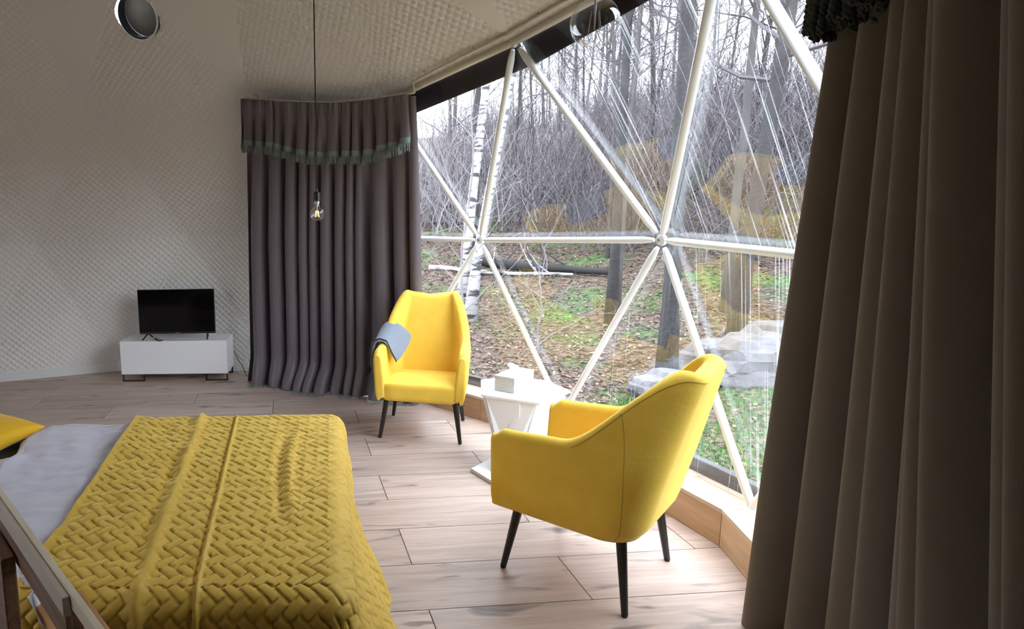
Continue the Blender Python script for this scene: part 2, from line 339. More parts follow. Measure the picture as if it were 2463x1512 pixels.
for k in range(-18, 15):
    v0 = V0 + k * PW
    off = .56 if k % 2 else 1.262
    for j in range(-6, 5):
        u0 = off + j * PL; g = .0022
        poly = [V(u0 + g, v0 + g), V(u0 + PL - g, v0 + g), V(u0 + PL - g, v0 + PW - g), V(u0 + g, v0 + PW - g)]
        cl = clip_poly(poly, Cl, 3.86)
        if not cl: continue
        area = .5 * abs(sum(cl[i][0] * cl[(i + 1) % len(cl)][1] - cl[(i + 1) % len(cl)][0] * cl[i][1] for i in range(len(cl))))
        if area < .004: continue
        c0 = V(u0 + PL / 2, v0 + PW / 2)
        if abs(area - (PL - 2 * g) * (PW - 2 * g)) < 1e-3:
            if full is None:
                m_ = MB(); m_.box((0, 0, -.006), (PL - 2 * g, PW - 2 * g, .012)); full = m_.mesh('plank', M['floor'])
            link('plank', full, fl, (c0[0], c0[1], 0))
        else:
            m_ = MB(); m_.prism([p - c0 for p in cl], -.012, 0); m_.obj('plank', M['floor'], fl, loc=(c0[0], c0[1], 0))
sb = MB(); sb.prism([Cl + 3.9 * V(math.cos(t), math.sin(t)) for t in np.arange(40) * math.pi / 20], -.06, -.0125)
sb.obj('underlay', mat('underlay', (.05, .035, .03), rough=.9), fl)

# ------------------------------------------------------------------ window: struts, panes, cover band, sill
win = empty('window_1', (0, 0, 0), kind='structure', label='panoramic triangulated window of clear film on white struts')
SILL = .19
def at(P, z): return V(P[0], P[1], z)
def outn(P): d = V(P[0] - C[0], P[1] - C[1], 0); return d / np.linalg.norm(d)
def strut(a, b, r=.021, m='strut', trim_a=.05, trim_b=.05, name='strut'):
    a, b = V(*a), V(*b); d = b - a; L = np.linalg.norm(d); d /= L
    ts = [trim_a - .0, trim_a + .03, trim_a + .07, L - trim_b - .07, L - trim_b - .03, L - trim_b]; rs = [.55 * r, .8 * r, r, r, .8 * r, .55 * r]
    if trim_a == 0: rs[:3] = [r] * 3
    if trim_b == 0: rs[3:] = [r] * 3
    mb = MB().tube([a + d * t for t in ts], rs, 14); return mb.obj(name, M[m], win, smooth=True)
B0 = {0: at(R0[0], SILL), 1: at(R0[1], SILL), 2: at(R0[2], SILL), 14: at(pol(-22.6, 3.78, 0), SILL), 13: at(pol(-46.6, 3.78, 0), SILL)}
pairs = [(R1[1], R1[0]), (R1[1], R1[2]), (R1[0], R1[14]), (R1[1], R2[2]), (R1[1], R2[1]), (R1[0], R2[1]), (R1[0], R2[0]), (R1[14], R2[0]), (R1[2], R2[2])]
for a, b in pairs: strut(a, b)
for a, b in [(R1[1], B0[2]), (R1[1], B0[1]), (R1[0], B0[1]), (R1[0], B0[0]), (R1[14], B0[0]), (R1[14], B0[14]), (R1[2], B0[2])]: strut(a, b, trim_b=0)
def hub(P, dirs):
    P = V(*P); n = outn(P); up = V(0, 0, 1); s = np.cross(up, n)
    e = empty('hub', P); e.parent = win; return e
def hub_plate(P):
    P = V(*P); n = outn(P); mb = MB()
    mb.tube([P - n * .012, P + n * .012], .033, 12)
    o = mb.obj('hub', M['strut'], win, smooth=False); bevel(o, .004)
    mb = MB(); mb.tube([P - n * .024, P - n * .012], .011, 6); mb.obj('bolt', M['cap'], o)
for P in (R1[0], R1[1], R1[2], R1[14], R2[1], R2[0]): hub_plate(P)
for P in (B0[0], B0[1], B0[2]):
    mb = MB().tube([V(P[0], P[1], SILL + .0005), V(P[0], P[1], SILL + .006)], [.045, .042], 20); mb.obj('foot_plate', M['strut'], win)
def pane(a, b, c, m='film', off=.045):
    P = [V(*p) + outn(p) * off for p in (a, b, c)]
    o = MB().add(P, [(0, 1, 2)]).obj('pane', M[m], win)
    n = outn((V(*a) + V(*b) + V(*c)) / 3); tg = V(-n[1], n[0], 0); uvl = o.data.uv_layers.new(name='uv')
    for i, lp in enumerate(o.data.loops): p = P[lp.vertex_index]; uvl.data[i].uv = (p @ tg, p[2])
zb = .12
K = {k: V(p[0], p[1], zb) for k, p in B0.items()}
for t in [(K[2], K[1], R1[1]), (K[1], R1[0], R1[1]), (K[2], R1[1], R1[2]), (R1[2], R1[1], R2[2]), (R1[1], R2[1], R2[2])]: pane(*t)
pane(R1[1], R1[0], R2[1], 'film')
for t in [(K[1], K[0], R1[0]), (R1[0], R2[0], R2[1]), (R1[0], R1[14], R2[0]), (K[0], R1[14], R1[0]), (K[0], K[14], R1[14])]: pane(*t, m='film_rain')
# dark cover band along the upper edge, outside the struts
for a, b, l, r in ((R2[2], R2[1], R1[1], R1[1]), (R2[1], R2[0], R1[0], R1[0]), (R2[0], R2[14], R1[14], R1[14])):
    fd = (l - a); fd /= np.linalg.norm(fd); fe = (r - b); fe /= np.linalg.norm(fe); n = (outn(a) + outn(b)) / 2
    ed = (b - a) / np.linalg.norm(b - a); perp = fd - ed * (fd @ ed); perp /= np.linalg.norm(perp)
    o1 = n * .05; w1 = .15 if a is R2[2] else .07; w0 = .15
    P = [a + o1 - perp * .10, b + o1 - perp * .10, b + o1 + perp * w1, a + o1 + perp * w0]
    MB().add(P + [p + n * .004 for p in P], [(0, 1, 2, 3), (7, 6, 5, 4), (0, 4, 5, 1), (1, 5, 6, 2), (2, 6, 7, 3), (3, 7, 4, 0)]).obj('cover_band', M['band'], win)
# rolled edge of the lining along the top of the window
def rolled(a, b, r=.02): return MB().tube([V(*a), V(*b)], r, 10).obj('lining_edge', M['rail'], win, smooth=True)
for a, b in ((R2[2], R2[1]), (R2[1], R2[0]), (R2[0], R2[14])): rolled(a, b, .024)
# sill boards
def ring_at(k, r):
    a = math.radians(1.4 + 24 * k) if k not in (0, 1, 2) else math.atan2(R0[k][1] - C[1], R0[k][0] - C[0]); return V(C[0] + r * math.cos(a), C[1] + r * math.sin(a))
sill = empty('trim_1', (0, 0, 0), kind='structure', label='low oak boxed sill curving along the window')
for k in (2, 1, 0, -1, -2):
    # nodes k -> k-1
    a0, b0 = ring_at(k, 3.62), ring_at(k - 1, 3.62); a1, b1 = ring_at(k, 3.87), ring_at(k - 1, 3.87)
    cuts = [0, .36, 1.0] if k % 2 else [0, .62, 1.0]
    for s0, s1 in zip(cuts[:-1], cuts[1:]):
        p, q = a0 + (b0 - a0) * s0, a0 + (b0 - a0) * s1; d = (q - p); Ln = np.linalg.norm(d); d /= Ln; n = V(d[1], -d[0]);
        if n @ (C - p) < 0: n = -n
        mid = (p + q) / 2; e = MB(); M3 = np.array([[d[0], n[0], 0], [d[1], n[1], 0], [0, 0, 1]])
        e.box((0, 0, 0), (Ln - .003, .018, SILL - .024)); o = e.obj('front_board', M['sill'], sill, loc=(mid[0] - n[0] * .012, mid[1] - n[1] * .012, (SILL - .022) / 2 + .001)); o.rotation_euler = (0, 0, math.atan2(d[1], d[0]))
    cuts = [0, .3, 1.0] if k % 2 == 0 else [0, .75, 1]
    for s0, s1 in zip(cuts[:-1], cuts[1:]):
        g = .0012
        P = [a0 + (b0 - a0) * (s0 + g) , a0 + (b0 - a0) * (s1 - g), a1 + (b1 - a1) * (s1 - g), a1 + (b1 - a1) * (s0 + g)]
        mid = sum(P) / 4; ang = math.atan2(*(b0 - a0)[::-1]); c_, s_ = math.cos(-ang), math.sin(-ang)
        Q = [V(c_ * (p - mid)[0] - s_ * (p - mid)[1], s_ * (p - mid)[0] + c_ * (p - mid)[1]) for p in P]
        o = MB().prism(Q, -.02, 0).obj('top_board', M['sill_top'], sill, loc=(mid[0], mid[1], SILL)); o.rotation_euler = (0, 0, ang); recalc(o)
# base beam under the film, outside
for k in (2, 1, 0, -1):
    a, b = ring_at(k, 3.885), ring_at(k - 1, 3.885); d = b - a; Ln = np.linalg.norm(d); mid = (a + b) / 2
    o = MB().box((0, 0, 0), (Ln, .05, .34)).obj('base_beam', M['beam'], sill, loc=(mid[0], mid[1], .265 - .17)); o.rotation_euler = (0, 0, math.atan2(d[1], d[0])); bevel(o, .006)
# white skirting under the quilted wall
sk = MB()
sk_pts = [R0[k] for k in (3, 4, 5, 6, 7)]
bb = empty('baseboard_left', (0, 0, 0), kind='structure', label='white skirting along the foot of the quilted wall')
for a, b in zip(sk_pts[:-1], sk_pts[1:]):
    d = (b - a)[:2]; Ln = np.linalg.norm(d); n = V(d[1], -d[0]) / Ln
    if n @ (C - a[:2]) < 0: n = -n
    mid = (a[:2] + b[:2]) / 2 + n * .018
    o = MB().box((0, 0, 0), (Ln, .018, .10)).obj('skirting_board', M['white_matt'], bb, loc=(mid[0], mid[1], .0505)); o.rotation_euler = (0, 0, math.atan2(d[1], d[0])); bevel(o, .003)

# unseen back of the dome, with a film opening added to let sky light in
added_win = empty('added_window', (0, 0, 0), kind='structure', label='clear film opening added behind the viewer to let in sky light')
bk = MB()
for k in (9, 10, 11, 12, 13):
    for t in tris_between(R0, R1, k, True) + tris_between(R1, R2, k, False): low(bk, *t)
bk.obj('wall_back', mat('darkened back wall', (.10, .085, .075), rough=.9), smooth=True, kind='structure', label='unseen dome wall behind the viewer, darkened to cut bounced light')  # wall colour made dark to weaken the fill on the near curtain
for k in (8,):
    for t in tris_between(R0, R1, k, True) + tris_between(R1, R2, k, False):
        MB().add([V(*p) for p in t], [(0, 1, 2)]).obj('pane', M['film'], added_win)
        MB().tube([t[0], t[1]], .021, 8).obj('strut', M['strut'], added_win)

# ------------------------------------------------------------------ soft box helper
def rblock(mb, c, half, r, n=10, crown=0.0, M3=None):
    half = V(*half)
    for ax in range(3):
        for sg in (-1, 1):
            a, b = [i for i in range(3) if i != ax]
            t = np.linspace(-1, 1, n); A, B = np.meshgrid(t, t, indexing='ij')
            p = np.zeros((n, n, 3)); p[..., ax] = sg; p[..., a] = A; p[..., b] = B
            q = p * half; inner = np.clip(q, -(half - r), half - r); d = q - inner; L = np.linalg.norm(d, axis=-1, keepdims=True) + 1e-9
            P = inner + d / L * r
            up = np.clip(P[..., 2] / half[2], 0, 1)
            P[..., 2] += crown * up * (1 - (P[..., 0] / half[0]) ** 2) * (1 - (P[..., 1] / half[1]) ** 2)
            if M3 is not None: P = P @ np.asarray(M3).T
            mb.grid(P + V(*c))
    return mb
def weld(o, dist=1e-4):
    bm = bmesh.new(); bm.from_mesh(o.data); bmesh.ops.remove_doubles(bm, verts=bm.verts, dist=dist); bmesh.ops.recalc_face_normals(bm, faces=bm.faces)
    bm.to_mesh(o.data); bm.free(); return o

# ------------------------------------------------------------------ armchairs
def chair_path(n=96):
    a, y0, y1, r = .318, -.315, .30, .135; seg = []
    L1 = (y1 - r) - y0; L2 = r * math.pi / 2; L3 = 2 * (a - r); T = 2 * L1 + 2 * L2 + L3
    out = []
    for s in np.linspace(0, T, n):
        if s < L1: p = (-a, y0 + s); nn = (-1, 0)
        elif s < L1 + L2: t = (s - L1) / r; p = (-a + r - r * math.cos(t), y1 - r + r * math.sin(t)); nn = (-math.cos(t), math.sin(t))
        elif s < L1 + L2 + L3: p = (-a + r + s - L1 - L2, y1); nn = (0, 1)
        elif s < L1 + 2 * L2 + L3: t = (s - L1 - L2 - L3) / r; p = (a - r + r * math.sin(t), y1 - r + r * math.cos(t)); nn = (math.sin(t), math.cos(t))
        else: p = (a, y1 - r - (s - L1 - 2 * L2 - L3)); nn = (1, 0)
        out.append((p, nn))
    return out
def chair_pt(x0, y0, z, nn, t):
    wbk = sstep(-.10, .30, y0)
    x = x0 - nn[0] * t; y = y0 - nn[1] * t
    y = y + .24 * (z - .33) * wbk
    k = (1 - .27 * np.clip((z - .60) / .42, 0, 1) ** 1.1 * sstep(-.02, .22, y0)) * (1 + .045 * sstep(.30, .66, z)) * (1 - .05 * sstep(.36, .29, z))
    return V(x * k, y - .03 * sstep(.36, .28, z) * wbk, z)
def chair_shell():
    path = chair_path(); rows = []; tops = []
    for (p, nn) in path:
        b = sstep(-.03, .262, p[1])
        Hh = .668 + .02 * sstep(-.3, .05, p[1]) + .335 * b ** 1.15
        Hh -= .032 * (1 - abs(p[0]) / .318) ** 1.0 * sstep(.26, .3, p[1])       # dip in the middle of the back
        Hh -= .03 * sstep(-.28, -.315, p[1])
        th = .062 + .022 * b; rr = .034; sec = []
        for z in np.linspace(.300, Hh - rr, 16): sec.append(chair_pt(*p, z, nn, 0))
        for tt in np.linspace(0, math.pi, 9)[1:-1]:
            z = Hh - rr + rr * math.sin(tt); sec.append(chair_pt(*p, z, nn, th / 2 - th / 2 * math.cos(tt)))
        for z in np.linspace(Hh - rr, .330, 14): sec.append(chair_pt(*p, z, nn, th + .012 * sstep(.7, .4, z)))
        rows.append(np.array(sec)); tops.append(sec[16])
    def cap(sec, sg):
        c = sec.mean(0); out = []
        o_, i_ = sec[:20], sec[20:][::-1]; xm = (np.interp(sec[:, 2], o_[:, 2], o_[:, 0]) + np.interp(sec[:, 2], np.maximum.accumulate(i_[:, 2]), i_[:, 0])) / 2
        for t, kx, kz in ((0, 1, 1), (.3, .97, 1), (.62, .88, .997), (.85, .74, .993), (.97, .60, .99), (1.0, .46, .985), (1.0, .0, .97)):
            q = sec.copy(); q[:, 0] = xm + (sec[:, 0] - xm) * kx; q[:, 2] = c[2] + (sec[:, 2] - c[2]) * kz; q[:, 1] -= .020 * t; out.append(q)
        return out
    A = cap(rows[0], 1)[1:][::-1]; B = cap(rows[-1], 1)[1:]
    P = np.array(A + rows + B); mb = MB(); mb.grid(P, cv=True); n = P.shape[1]
    return mb, path, rows
SHELL, CPATH, CROWS = chair_shell()
shell_me = SHELL.mesh('upholstered_shell', M['yellow'], True)
def seat_mesh():
    mb = MB(); rblock(mb, (0, 0, 0), (.262, .29, .072), .034, n=14, crown=.014)
    v = np.concatenate(mb.v); v[:, 1] += -.045; v[:, 2] += .366 - .03 * sstep(-.2, .25, v[:, 1]) * (v[:, 2] > .0); mb.v = [v]
    me = mb.mesh('seat', M['yellow'], True); return me
seat_me = seat_mesh()
mb = MB(); mb.prism([(-.26, -.27), (.26, -.27), (.26, .1), (.16, .21), (-.16, .21), (-.26, .1)], .302, .32); base_me = mb.mesh('underside', M['black'])
def leg_mesh(x, y):
    mb = MB(); top = V(x * .84, y * .82, .312); bot = V(x, y, 0)
    mb.tube([bot, bot + (top - bot) * .02, bot + (top - bot) * .97, top], [.011, .0135, .0215, .0215], 16); return mb.mesh('leg', M['leg'], True)
legs_me = [leg_mesh(x, y) for x, y in ((-.29, -.27), (.29, -.27), (-.28, .265), (.28, .265))]
def seam_meshes():
    out = []
    for sg in (0, 1):
        i = min(range(len(CPATH)), key=lambda j: abs(CPATH[j][0][1] - .13) + (0 if (CPATH[j][0][0] > 0) == bool(sg) else 9))
        r = CROWS[i]; k = i + (6 if sg == 0 else -6); pts = []
        for q in range(0, 17):
            f = q / 16; g = i + (k - i) * (1 - f); g0 = int(math.floor(g)); g1 = min(g0 + 1, len(CROWS) - 1); w = g - g0; nn = CPATH[g0][1]; pts.append(CROWS[g0][q] * (1 - w) + CROWS[g1][q] * w + V(nn[0], nn[1], 0) * .0003)
        out.append(MB().tube(pts, .0010, 6).mesh('seam', M['seam'], True))
    # welt line that follows the top of the back
    for side in (0, 1):
        pts = [CROWS[i][15] + V(*CPATH[i][1], 0) * .0006 for i in (range(18, 40) if side == 0 else range(56, 78))]
        out.append(MB().tube(pts, .0009, 6).mesh('seam', M['seam'], True))
    return out
seam_me = seam_meshes()
def armchair(loc, rz, label):
    e = empty('armchair', loc, rz, label=label, cat='armchair')
    for n_, m_ in [('upholstered_shell', shell_me), ('seat', seat_me), ('underside', base_me)] + [('leg', m_) for m_ in legs_me] + [('seam', m_) for m_ in seam_me]: link(n_, m_, e)
    return e
ch1 = armchair((.689, 4.524, 0), math.radians(-15.2), 'yellow velvet armchair facing the room with a grey blanket over one arm')
ch2 = armchair((1.168, 2.646, 0), math.radians(-134), 'yellow velvet armchair seen from behind, nearer the near curtain')

# blanket thrown over the arm
def blanket():
    # control grid in chair coordinates: rows front -> rear, columns outside -> inside
    R = [[(-.395, -.17, .47), (-.385, -.17, .60), (-.368, -.16, .690), (-.315, -.15, .712), (-.262, -.14, .695), (-.232, -.13, .62), (-.185, -.12, .525)],
         [(-.400, -.06, .50), (-.388, -.06, .62), (-.370, -.05, .705), (-.315, -.04, .730), (-.255, -.03, .715), (-.215, -.03, .65), (-.155, -.02, .575)],
         [(-.398, .05, .56), (-.388, .06, .66), (-.368, .06, .735), (-.310, .07, .765), (-.245, .08, .750), (-.195, .08, .70), (-.125, .09, .63)],
         [(-.390, .13, .63), (-.378, .15, .71), (-.352, .16, .785), (-.290, .18, .820), (-.235, .185, .800), (-.175, .185, .755), (-.105, .185, .700)]]
    P = np.array(R); e = []
    mb = MB(); mb.grid(P); o = mb.obj('blanket', M['blanket'], smooth=True, label='folded grey blanket hanging over the left arm of the far yellow armchair', cat='blanket')
    o.location = ch1.location; o.rotation_euler = ch1.rotation_euler
    so = o.modifiers.new('s', 'SOLIDIFY'); so.thickness = .020; so.offset = 1
    ss = o.modifiers.new('ss', 'SUBSURF'); ss.levels = 3; ss.render_levels = 3
    # darker folded edges along front and inner rims
    for k, dz in enumerate((.004, .012, .019)):
        pts = [P[0][j] + V(0, -.012, dz * .9 + .002) for j in range(7)]
        pts = np.array(pts); t = np.linspace(0, 6, 40); q = np.stack([np.interp(t, range(7), pts[:, c]) for c in range(3)], 1)
        q = (q + np.roll(q, 1, 0) + np.roll(q, -1, 0)) / 3; q = q[1:-1]
        if k < 2: MB().tube(q, .0035, 6).obj('edge_binding', M['blanket_edge'], o, smooth=True)
    fr = MB()
    for y in np.linspace(-.165, -.03, 26):
        b = V(-.405, y, .485 + .1 * (y + .165) + .003); fr.tube([b, b + V(-.004, rng.normal(0, .003), -.03), b + V(-.004, rng.normal(0, .006), -.06)], [.0022, .0022, .001], 4)
    fr.obj('fringe', M['blanket_edge'], o, kind='stuff')
    return o
blanket()

# ------------------------------------------------------------------ white side table: two crossing slabs between top and base
def slab(mb, poly3, t):
    P = np.array(poly3); n = np.cross(P[1] - P[0], P[2] - P[0]); n /= np.linalg.norm(n); k = len(P)
    v = np.vstack([P, P + n * t]); mb.add(v, [list(range(k)), list(range(k, 2 * k))[::-1]] + [(i, i + k, (i + 1) % k + k, (i + 1) % k) for i in range(k)]); return mb
tb = empty('side_table', (1.2, 3.8, 0), label='white sculptural side table with crossing slab legs between the yellow armchairs', cat='table')
T0 = V(1.2, 3.8, 0)
top = [(.925, 3.73), (1.227, 3.535), (1.512, 3.785), (1.445, 4.05), (1.25, 4.17), (1.01, 4.09)]
o = MB().prism([V(*p) - T0[:2] for p in top], .486, .50).obj('tabletop', M['white'], tb); recalc(o); bevel(o, .002)
base = [(.867, 3.705), (.976, 3.45), (1.50, 3.57), (1.50, 3.95), (1.10, 3.93)]
o = MB().prism([V(*p) - T0[:2] for p in base], 0, .024).obj('base', M['white'], tb); recalc(o); bevel(o, .002)
def leg_slab(P):
    o = slab(MB(), [V(*p) - T0 for p in P], .014).obj('leg_slab', M['white'], tb); recalc(o); bevel(o, .0015); return o
leg_slab([(.955, 3.735, .486), (1.13, 3.605, .486), (1.13, 3.60, .02), (1.06, 3.62, .02)])
leg_slab([(1.135, 3.62, .486), (1.215, 3.56, .486), (1.045, 3.60, .022), (.975, 3.66, .022)])
leg_slab([(1.22, 3.56, .486), (1.48, 3.79, .486), (1.46, 3.76, .022), (1.30, 3.60, .022), (1.12, 3.585, .022)])
leg_slab([(1.02, 4.07, .486), (1.43, 4.03, .486), (1.40, 3.90, .022), (1.10, 3.88, .022)])
leg_slab([(.955, 3.76, .486), (1.02, 4.06, .486), (1.12, 3.88, .022), (1.06, 3.66, .022)])
# tissue box
bx = empty('tissue_box', (1.20, 3.94, .50), 0, label='white slatted tissue box with a tissue pulled out, on the white side table', cat='box')
u = V(.67, .74) / np.hypot(.67, .74); w_ = V(-.74, .67) / np.hypot(.74, .67)
c0 = V(1.134, 3.731) + u * .145 + w_ * .07; bx.location = (c0[0], c0[1], .50); bx.rotation_euler = (0, 0, math.atan2(u[1], u[0]))
bevel(MB().box((0, 0, .048), (.282, .134, .094)).obj('box_body', M['card'], bx), .002)
mslat = mat('box side grain', (.60, .56, .50), rough=.7)
for q in range(8): MB().box((-.1425, 0, .009 + q * .0112), (.003, .134, .0085)).obj('slat', mslat, bx)
bevel(MB().box((0, 0, .0975), (.29, .140, .005)).obj('lid', M['card'], bx), .001)
mb = MB(); t = np.linspace(-1, 1, 13); s_ = np.linspace(0, 1, 9); P = np.zeros((13, 9, 3))
for i, a in enumerate(t):
    for j, b in enumerate(s_):
        P[i, j] = (a * .035 * (1 + .7 * b) + .012 * math.sin(5 * b + a), .018 * math.sin(3 * a + 2 * b) * (.3 + b) + .02 * b, .099 + .058 * b * (1 - .45 * a * a) + .004 * math.sin(7 * a))
mb.grid(P); mb.obj('tissue', M['tissue'], bx, smooth=True)

# ------------------------------------------------------------------ television and its cabinet
cb = empty('media_cabinet', (-1.595, 6.205, 0), math.radians(-.3), label='low white television cabinet on black loop feet by the quilted wall', cat='cabinet')
o = MB().box((0, .0, .245), (1.072, .37, .338)).obj('body', M['white'], cb); bevel(o, .003)
MB().box((0, -.187, .24), (1.062, .008, .322)).obj('front_panel', M['white'], cb)
for x in (-.42, .42):
    for y in (-.165, .15):
        mb = MB(); w2 = .105
        mb.box((x - w2, y, .0385), (.012, .016, .077)); mb.box((x + w2, y, .0385), (.012, .016, .077)); mb.box((x, y, .006), (2 * w2 + .012, .016, .012)); mb.obj('loop_foot', M['black_metal'], cb)
tv = empty('television', (-1.575, 6.15, .415), math.radians(1.0), label='black flat television switched off on the white cabinet', cat='television')
bevel(MB().box((0, 0, .277), (.768, .030, .452)).obj('housing', M['black'], tv), .004)
MB().box((0, -.0162, .284), (.752, .003, .428)).obj('screen', M['screen'], tv)
MB().box((0, .03, .23), (.45, .04, .25)).obj('back_cover', M['black'], tv)
for q, wd in enumerate((.006, .004, .006, .004, .005, .006)): pass
MB().box((0, -.0172, .0595), (.040, .0015, .004)).obj('logo', M['grey_txt'], tv)
for x in (-.30, .30):
    mb = MB()
    mb.tube([(x, -.004, .055), (x - .035 if x < 0 else x + .01, -.09, .004)], [.008, .007], 6); mb.tube([(x, .004, .055), (x + .02 if x < 0 else x - .01, .08, .004)], [.008, .007], 6); mb.obj('foot', M['black'], tv)
rm = empty('remote_control', (-1.755, 6.075, .414), math.radians(-58), label='small black remote control on the cabinet in front of the television', cat='remote')
bevel(MB().box((0, 0, .008), (.150, .042, .016)).obj('case', M['black'], rm), .004)
for i in range(5):
    for j in range(3): MB().box((-.055 + i * .022, -.012 + j * .012, .0168), (.010, .007, .002)).obj('button', M['grey_txt'], rm)
MB().box((.045, 0, .0165), (.03, .024, .0015)).obj('label_plate', M['white'], rm)
def cable(name, pts, r, m, label):
    pts = np.array(pts, float); t = np.linspace(0, len(pts) - 1, 60)
    q = np.stack([np.interp(t, range(len(pts)), pts[:, c]) for c in range(3)], 1)
    for _ in range(12): q[1:-1] = (q[1:-1] * 2 + q[:-2] + q[2:]) / 4
    MB().tube(q, r, 7).obj(name, m, smooth=True, label=label, cat='cable')
cable('power_cable', [(-1.05, 6.34, .30), (-.98, 6.33, .33), (-.92, 6.30, .25), (-.88, 6.25, .08), (-.84, 6.18, .006), (-.76, 6.12, .005)], .006, M['white'], 'white cable arching from the cabinet down to the floor')
cable('power_cable', [(-1.04, 6.33, .24), (-1.00, 6.30, .15), (-.95, 6.26, .10), (-.90, 6.16, .02), (-.84, 6.10, .004), (-.76, 6.10, .004)], .004, M['black'], 'thin black cable trailing on the floor beside the cabinet')
cable('power_cable', [(-1.04, 6.35, .18), (-1.01, 6.33, .10), (-.99, 6.30, .01), (-.93, 6.27, .005), (-.86, 6.26, .005)], .004, M['white'], 'short white cable hanging behind the cabinet corner')

# ------------------------------------------------------------------ curtains
def fold_curve(nf, seed, lo=.6, hi=1.5):
    r = np.random.default_rng(seed); w = r.uniform(lo, hi, nf); c = np.concatenate([[0], np.cumsum(w)]); c /= c[-1]; am = r.uniform(.65, 1.2, nf + 1)
    return lambda u: (np.interp(u, c, np.arange(nf + 1)), np.interp(u, c, am))
def curtain_surface(base, nu, nz, zt, zb, nf, seed, amp, drift=.25, gather=.0, lo=.6, hi=1.5, sharp=.0, lat=.35, pool=None, off=0):
    """base(u, z) -> xy; returns grid (nu, nz, 3)"""
    ph = fold_curve(nf, seed, lo, hi); u = np.linspace(0, 1, nu); z = np.linspace(0, 1, nz)
    P = np.zeros((nu, nz, 3)); Ln = .01
    for j, t in enumerate(z):
        zz = zt(u) + ((zb(u) if callable(zb) else zb) - zt(u)) * t
        p, am = ph(np.clip(u + .012 * np.sin(3 * t + 9 * u) * drift, 0, 1))
        A = amp(t) * am; X = base(u, zz); X1 = base(np.clip(u + .002, 0, 1), zz); X0 = base(np.clip(u - .002, 0, 1), zz)
        T = X1 - X0; T /= np.linalg.norm(T, axis=1)[:, None]; N = np.stack([-T[:, 1], T[:, 0]], 1)
        s = np.sin(2 * math.pi * p); c2 = np.sin(4 * math.pi * p)
        d = A * (s + sharp * np.sin(6 * math.pi * p) / 3) + off
        if gather: d = d + gather * (1 - t) ** 6 * np.sin(2 * math.pi * p * 3 + 1)
        if pool is not None: d = d + pool(u, zz)
        Q = X + N * d[:, None] + T * (A * (lat * np.cos(2 * math.pi * p) - .10 * c2))[:, None]
        P[:, j, :2] = Q; P[:, j, 2] = zz
    return P
def arc(a0, a1, rt, rb, ztop):
    def f(u, z):
        a = np.radians(a0 + (a1 - a0) * u); r = rb + (rt - rb) * np.clip(z / ztop, 0, 1) ** 1.5
        return np.stack([C[0] + r * np.cos(a), C[1] + r * np.sin(a)], 1)
    return f
# N points away from centre for increasing azimuth reversed: use a0 > a1 so that +N faces outwards
def fringe_threads(mb, P, j, length, n, rad, curl=.004):
    """threads hanging from row j of surface P"""
    row = P[:, j]; d = np.r_[0, np.cumsum(np.linalg.norm(np.diff(row, axis=0), axis=1))]; t = np.linspace(0, d[-1], n)
    q = np.stack([np.interp(t, d, row[:, c]) for c in range(3)], 1)
    for k, p in enumerate(q):
        L = length * rng.uniform(.85, 1.08); s = rng.normal(0, curl, 2); inn = V(C[0] - p[0], C[1] - p[1]); inn /= np.linalg.norm(inn)
        p = p + V(inn[0], inn[1], 0) * .006
        mb.tube([p, p + V(s[0] + inn[0] * .004, s[1] + inn[1] * .004, -L * .5), p + V(2 * s[0], 2 * s[1], -L)], [rad, rad, rad * .8], 4, cap=False)
azL = math.degrees(math.atan2(5.99 - C[1], -.845 - C[0])); azR = math.degrees(math.atan2(5.13 - C[1], .74 - C[0]))
ztop_far = lambda u: np.interp(u, [0, .25, .55, .85, 1], [2.60, 2.535, 2.475, 2.465, 2.455])
def far_base(u, z):
    top = np.stack([np.interp(u, [0, .80, 1], [-.715, .365, .595]), np.interp(u, [0, .80, 1], [5.44, 4.80, 4.52])], 1)
    bot = np.stack([-.845 + 1.60 * u, 6.00 - .80 * u + .05 * np.sin(math.pi * u)], 1)
    k = np.clip(z / 2.55, 0, 1)[:, None] if np.ndim(z) else z / 2.55
    return bot + (top - bot) * k ** 2.0
fc = empty('curtain', (0, 0, 0), label='floor-length mauve grey curtain with a green-fringed valance between quilted wall and window', cat='curtain')
def far_pool(u, z):
    return -(.19 * sstep(.30, .0, z) * (.35 + .65 * np.exp(-((u - .42) / .17) ** 2) + .3 * np.exp(-((u - .78) / .1) ** 2)))
# base runs left->right, N = left normal of travel = outwards; pool negative = into the room
PF = curtain_surface(far_base, 700, 46, ztop_far, .012, 12, 5, lambda t: .030 + .040 * sstep(.05, .5, t), sharp=.0, lat=.34, pool=far_pool)
mb = MB().grid(PF); o = mb.obj('curtain_panel', M['curtain'], fc, smooth=True)
def val_base(u, z):
    return far_base(u, z)
zbot_val = lambda u: np.interp(u, [0, .2, .45, .75, 1], [2.275, 2.235, 2.135, 2.115, 2.175])
PV = curtain_surface(val_base, 900, 16, lambda u: ztop_far(u) + .004, zbot_val, 15, 21, lambda t: .012 + .034 * t, sharp=.0, lat=.36, gather=.012, off=-.085)
MB().grid(PV).obj('valance', M['curtain'], fc, smooth=True)
band = np.stack([PV[:, 15] + V(0, 0, .006), PV[:, 15] + V(0, 0, -.018), PV[:, 15] + V(0, 0, -.036)], 1)
inw = np.stack([C[0] - band[:, :, 0], C[1] - band[:, :, 1]], -1); inw /= np.linalg.norm(inw, axis=-1, keepdims=True); band[:, :, :2] += inw * .006
fr = MB().grid(band); fringe_threads(fr, band, 2, .062, 430, .0028); fr.obj('fringe', M['fringe'], fc, smooth=True, kind='stuff')
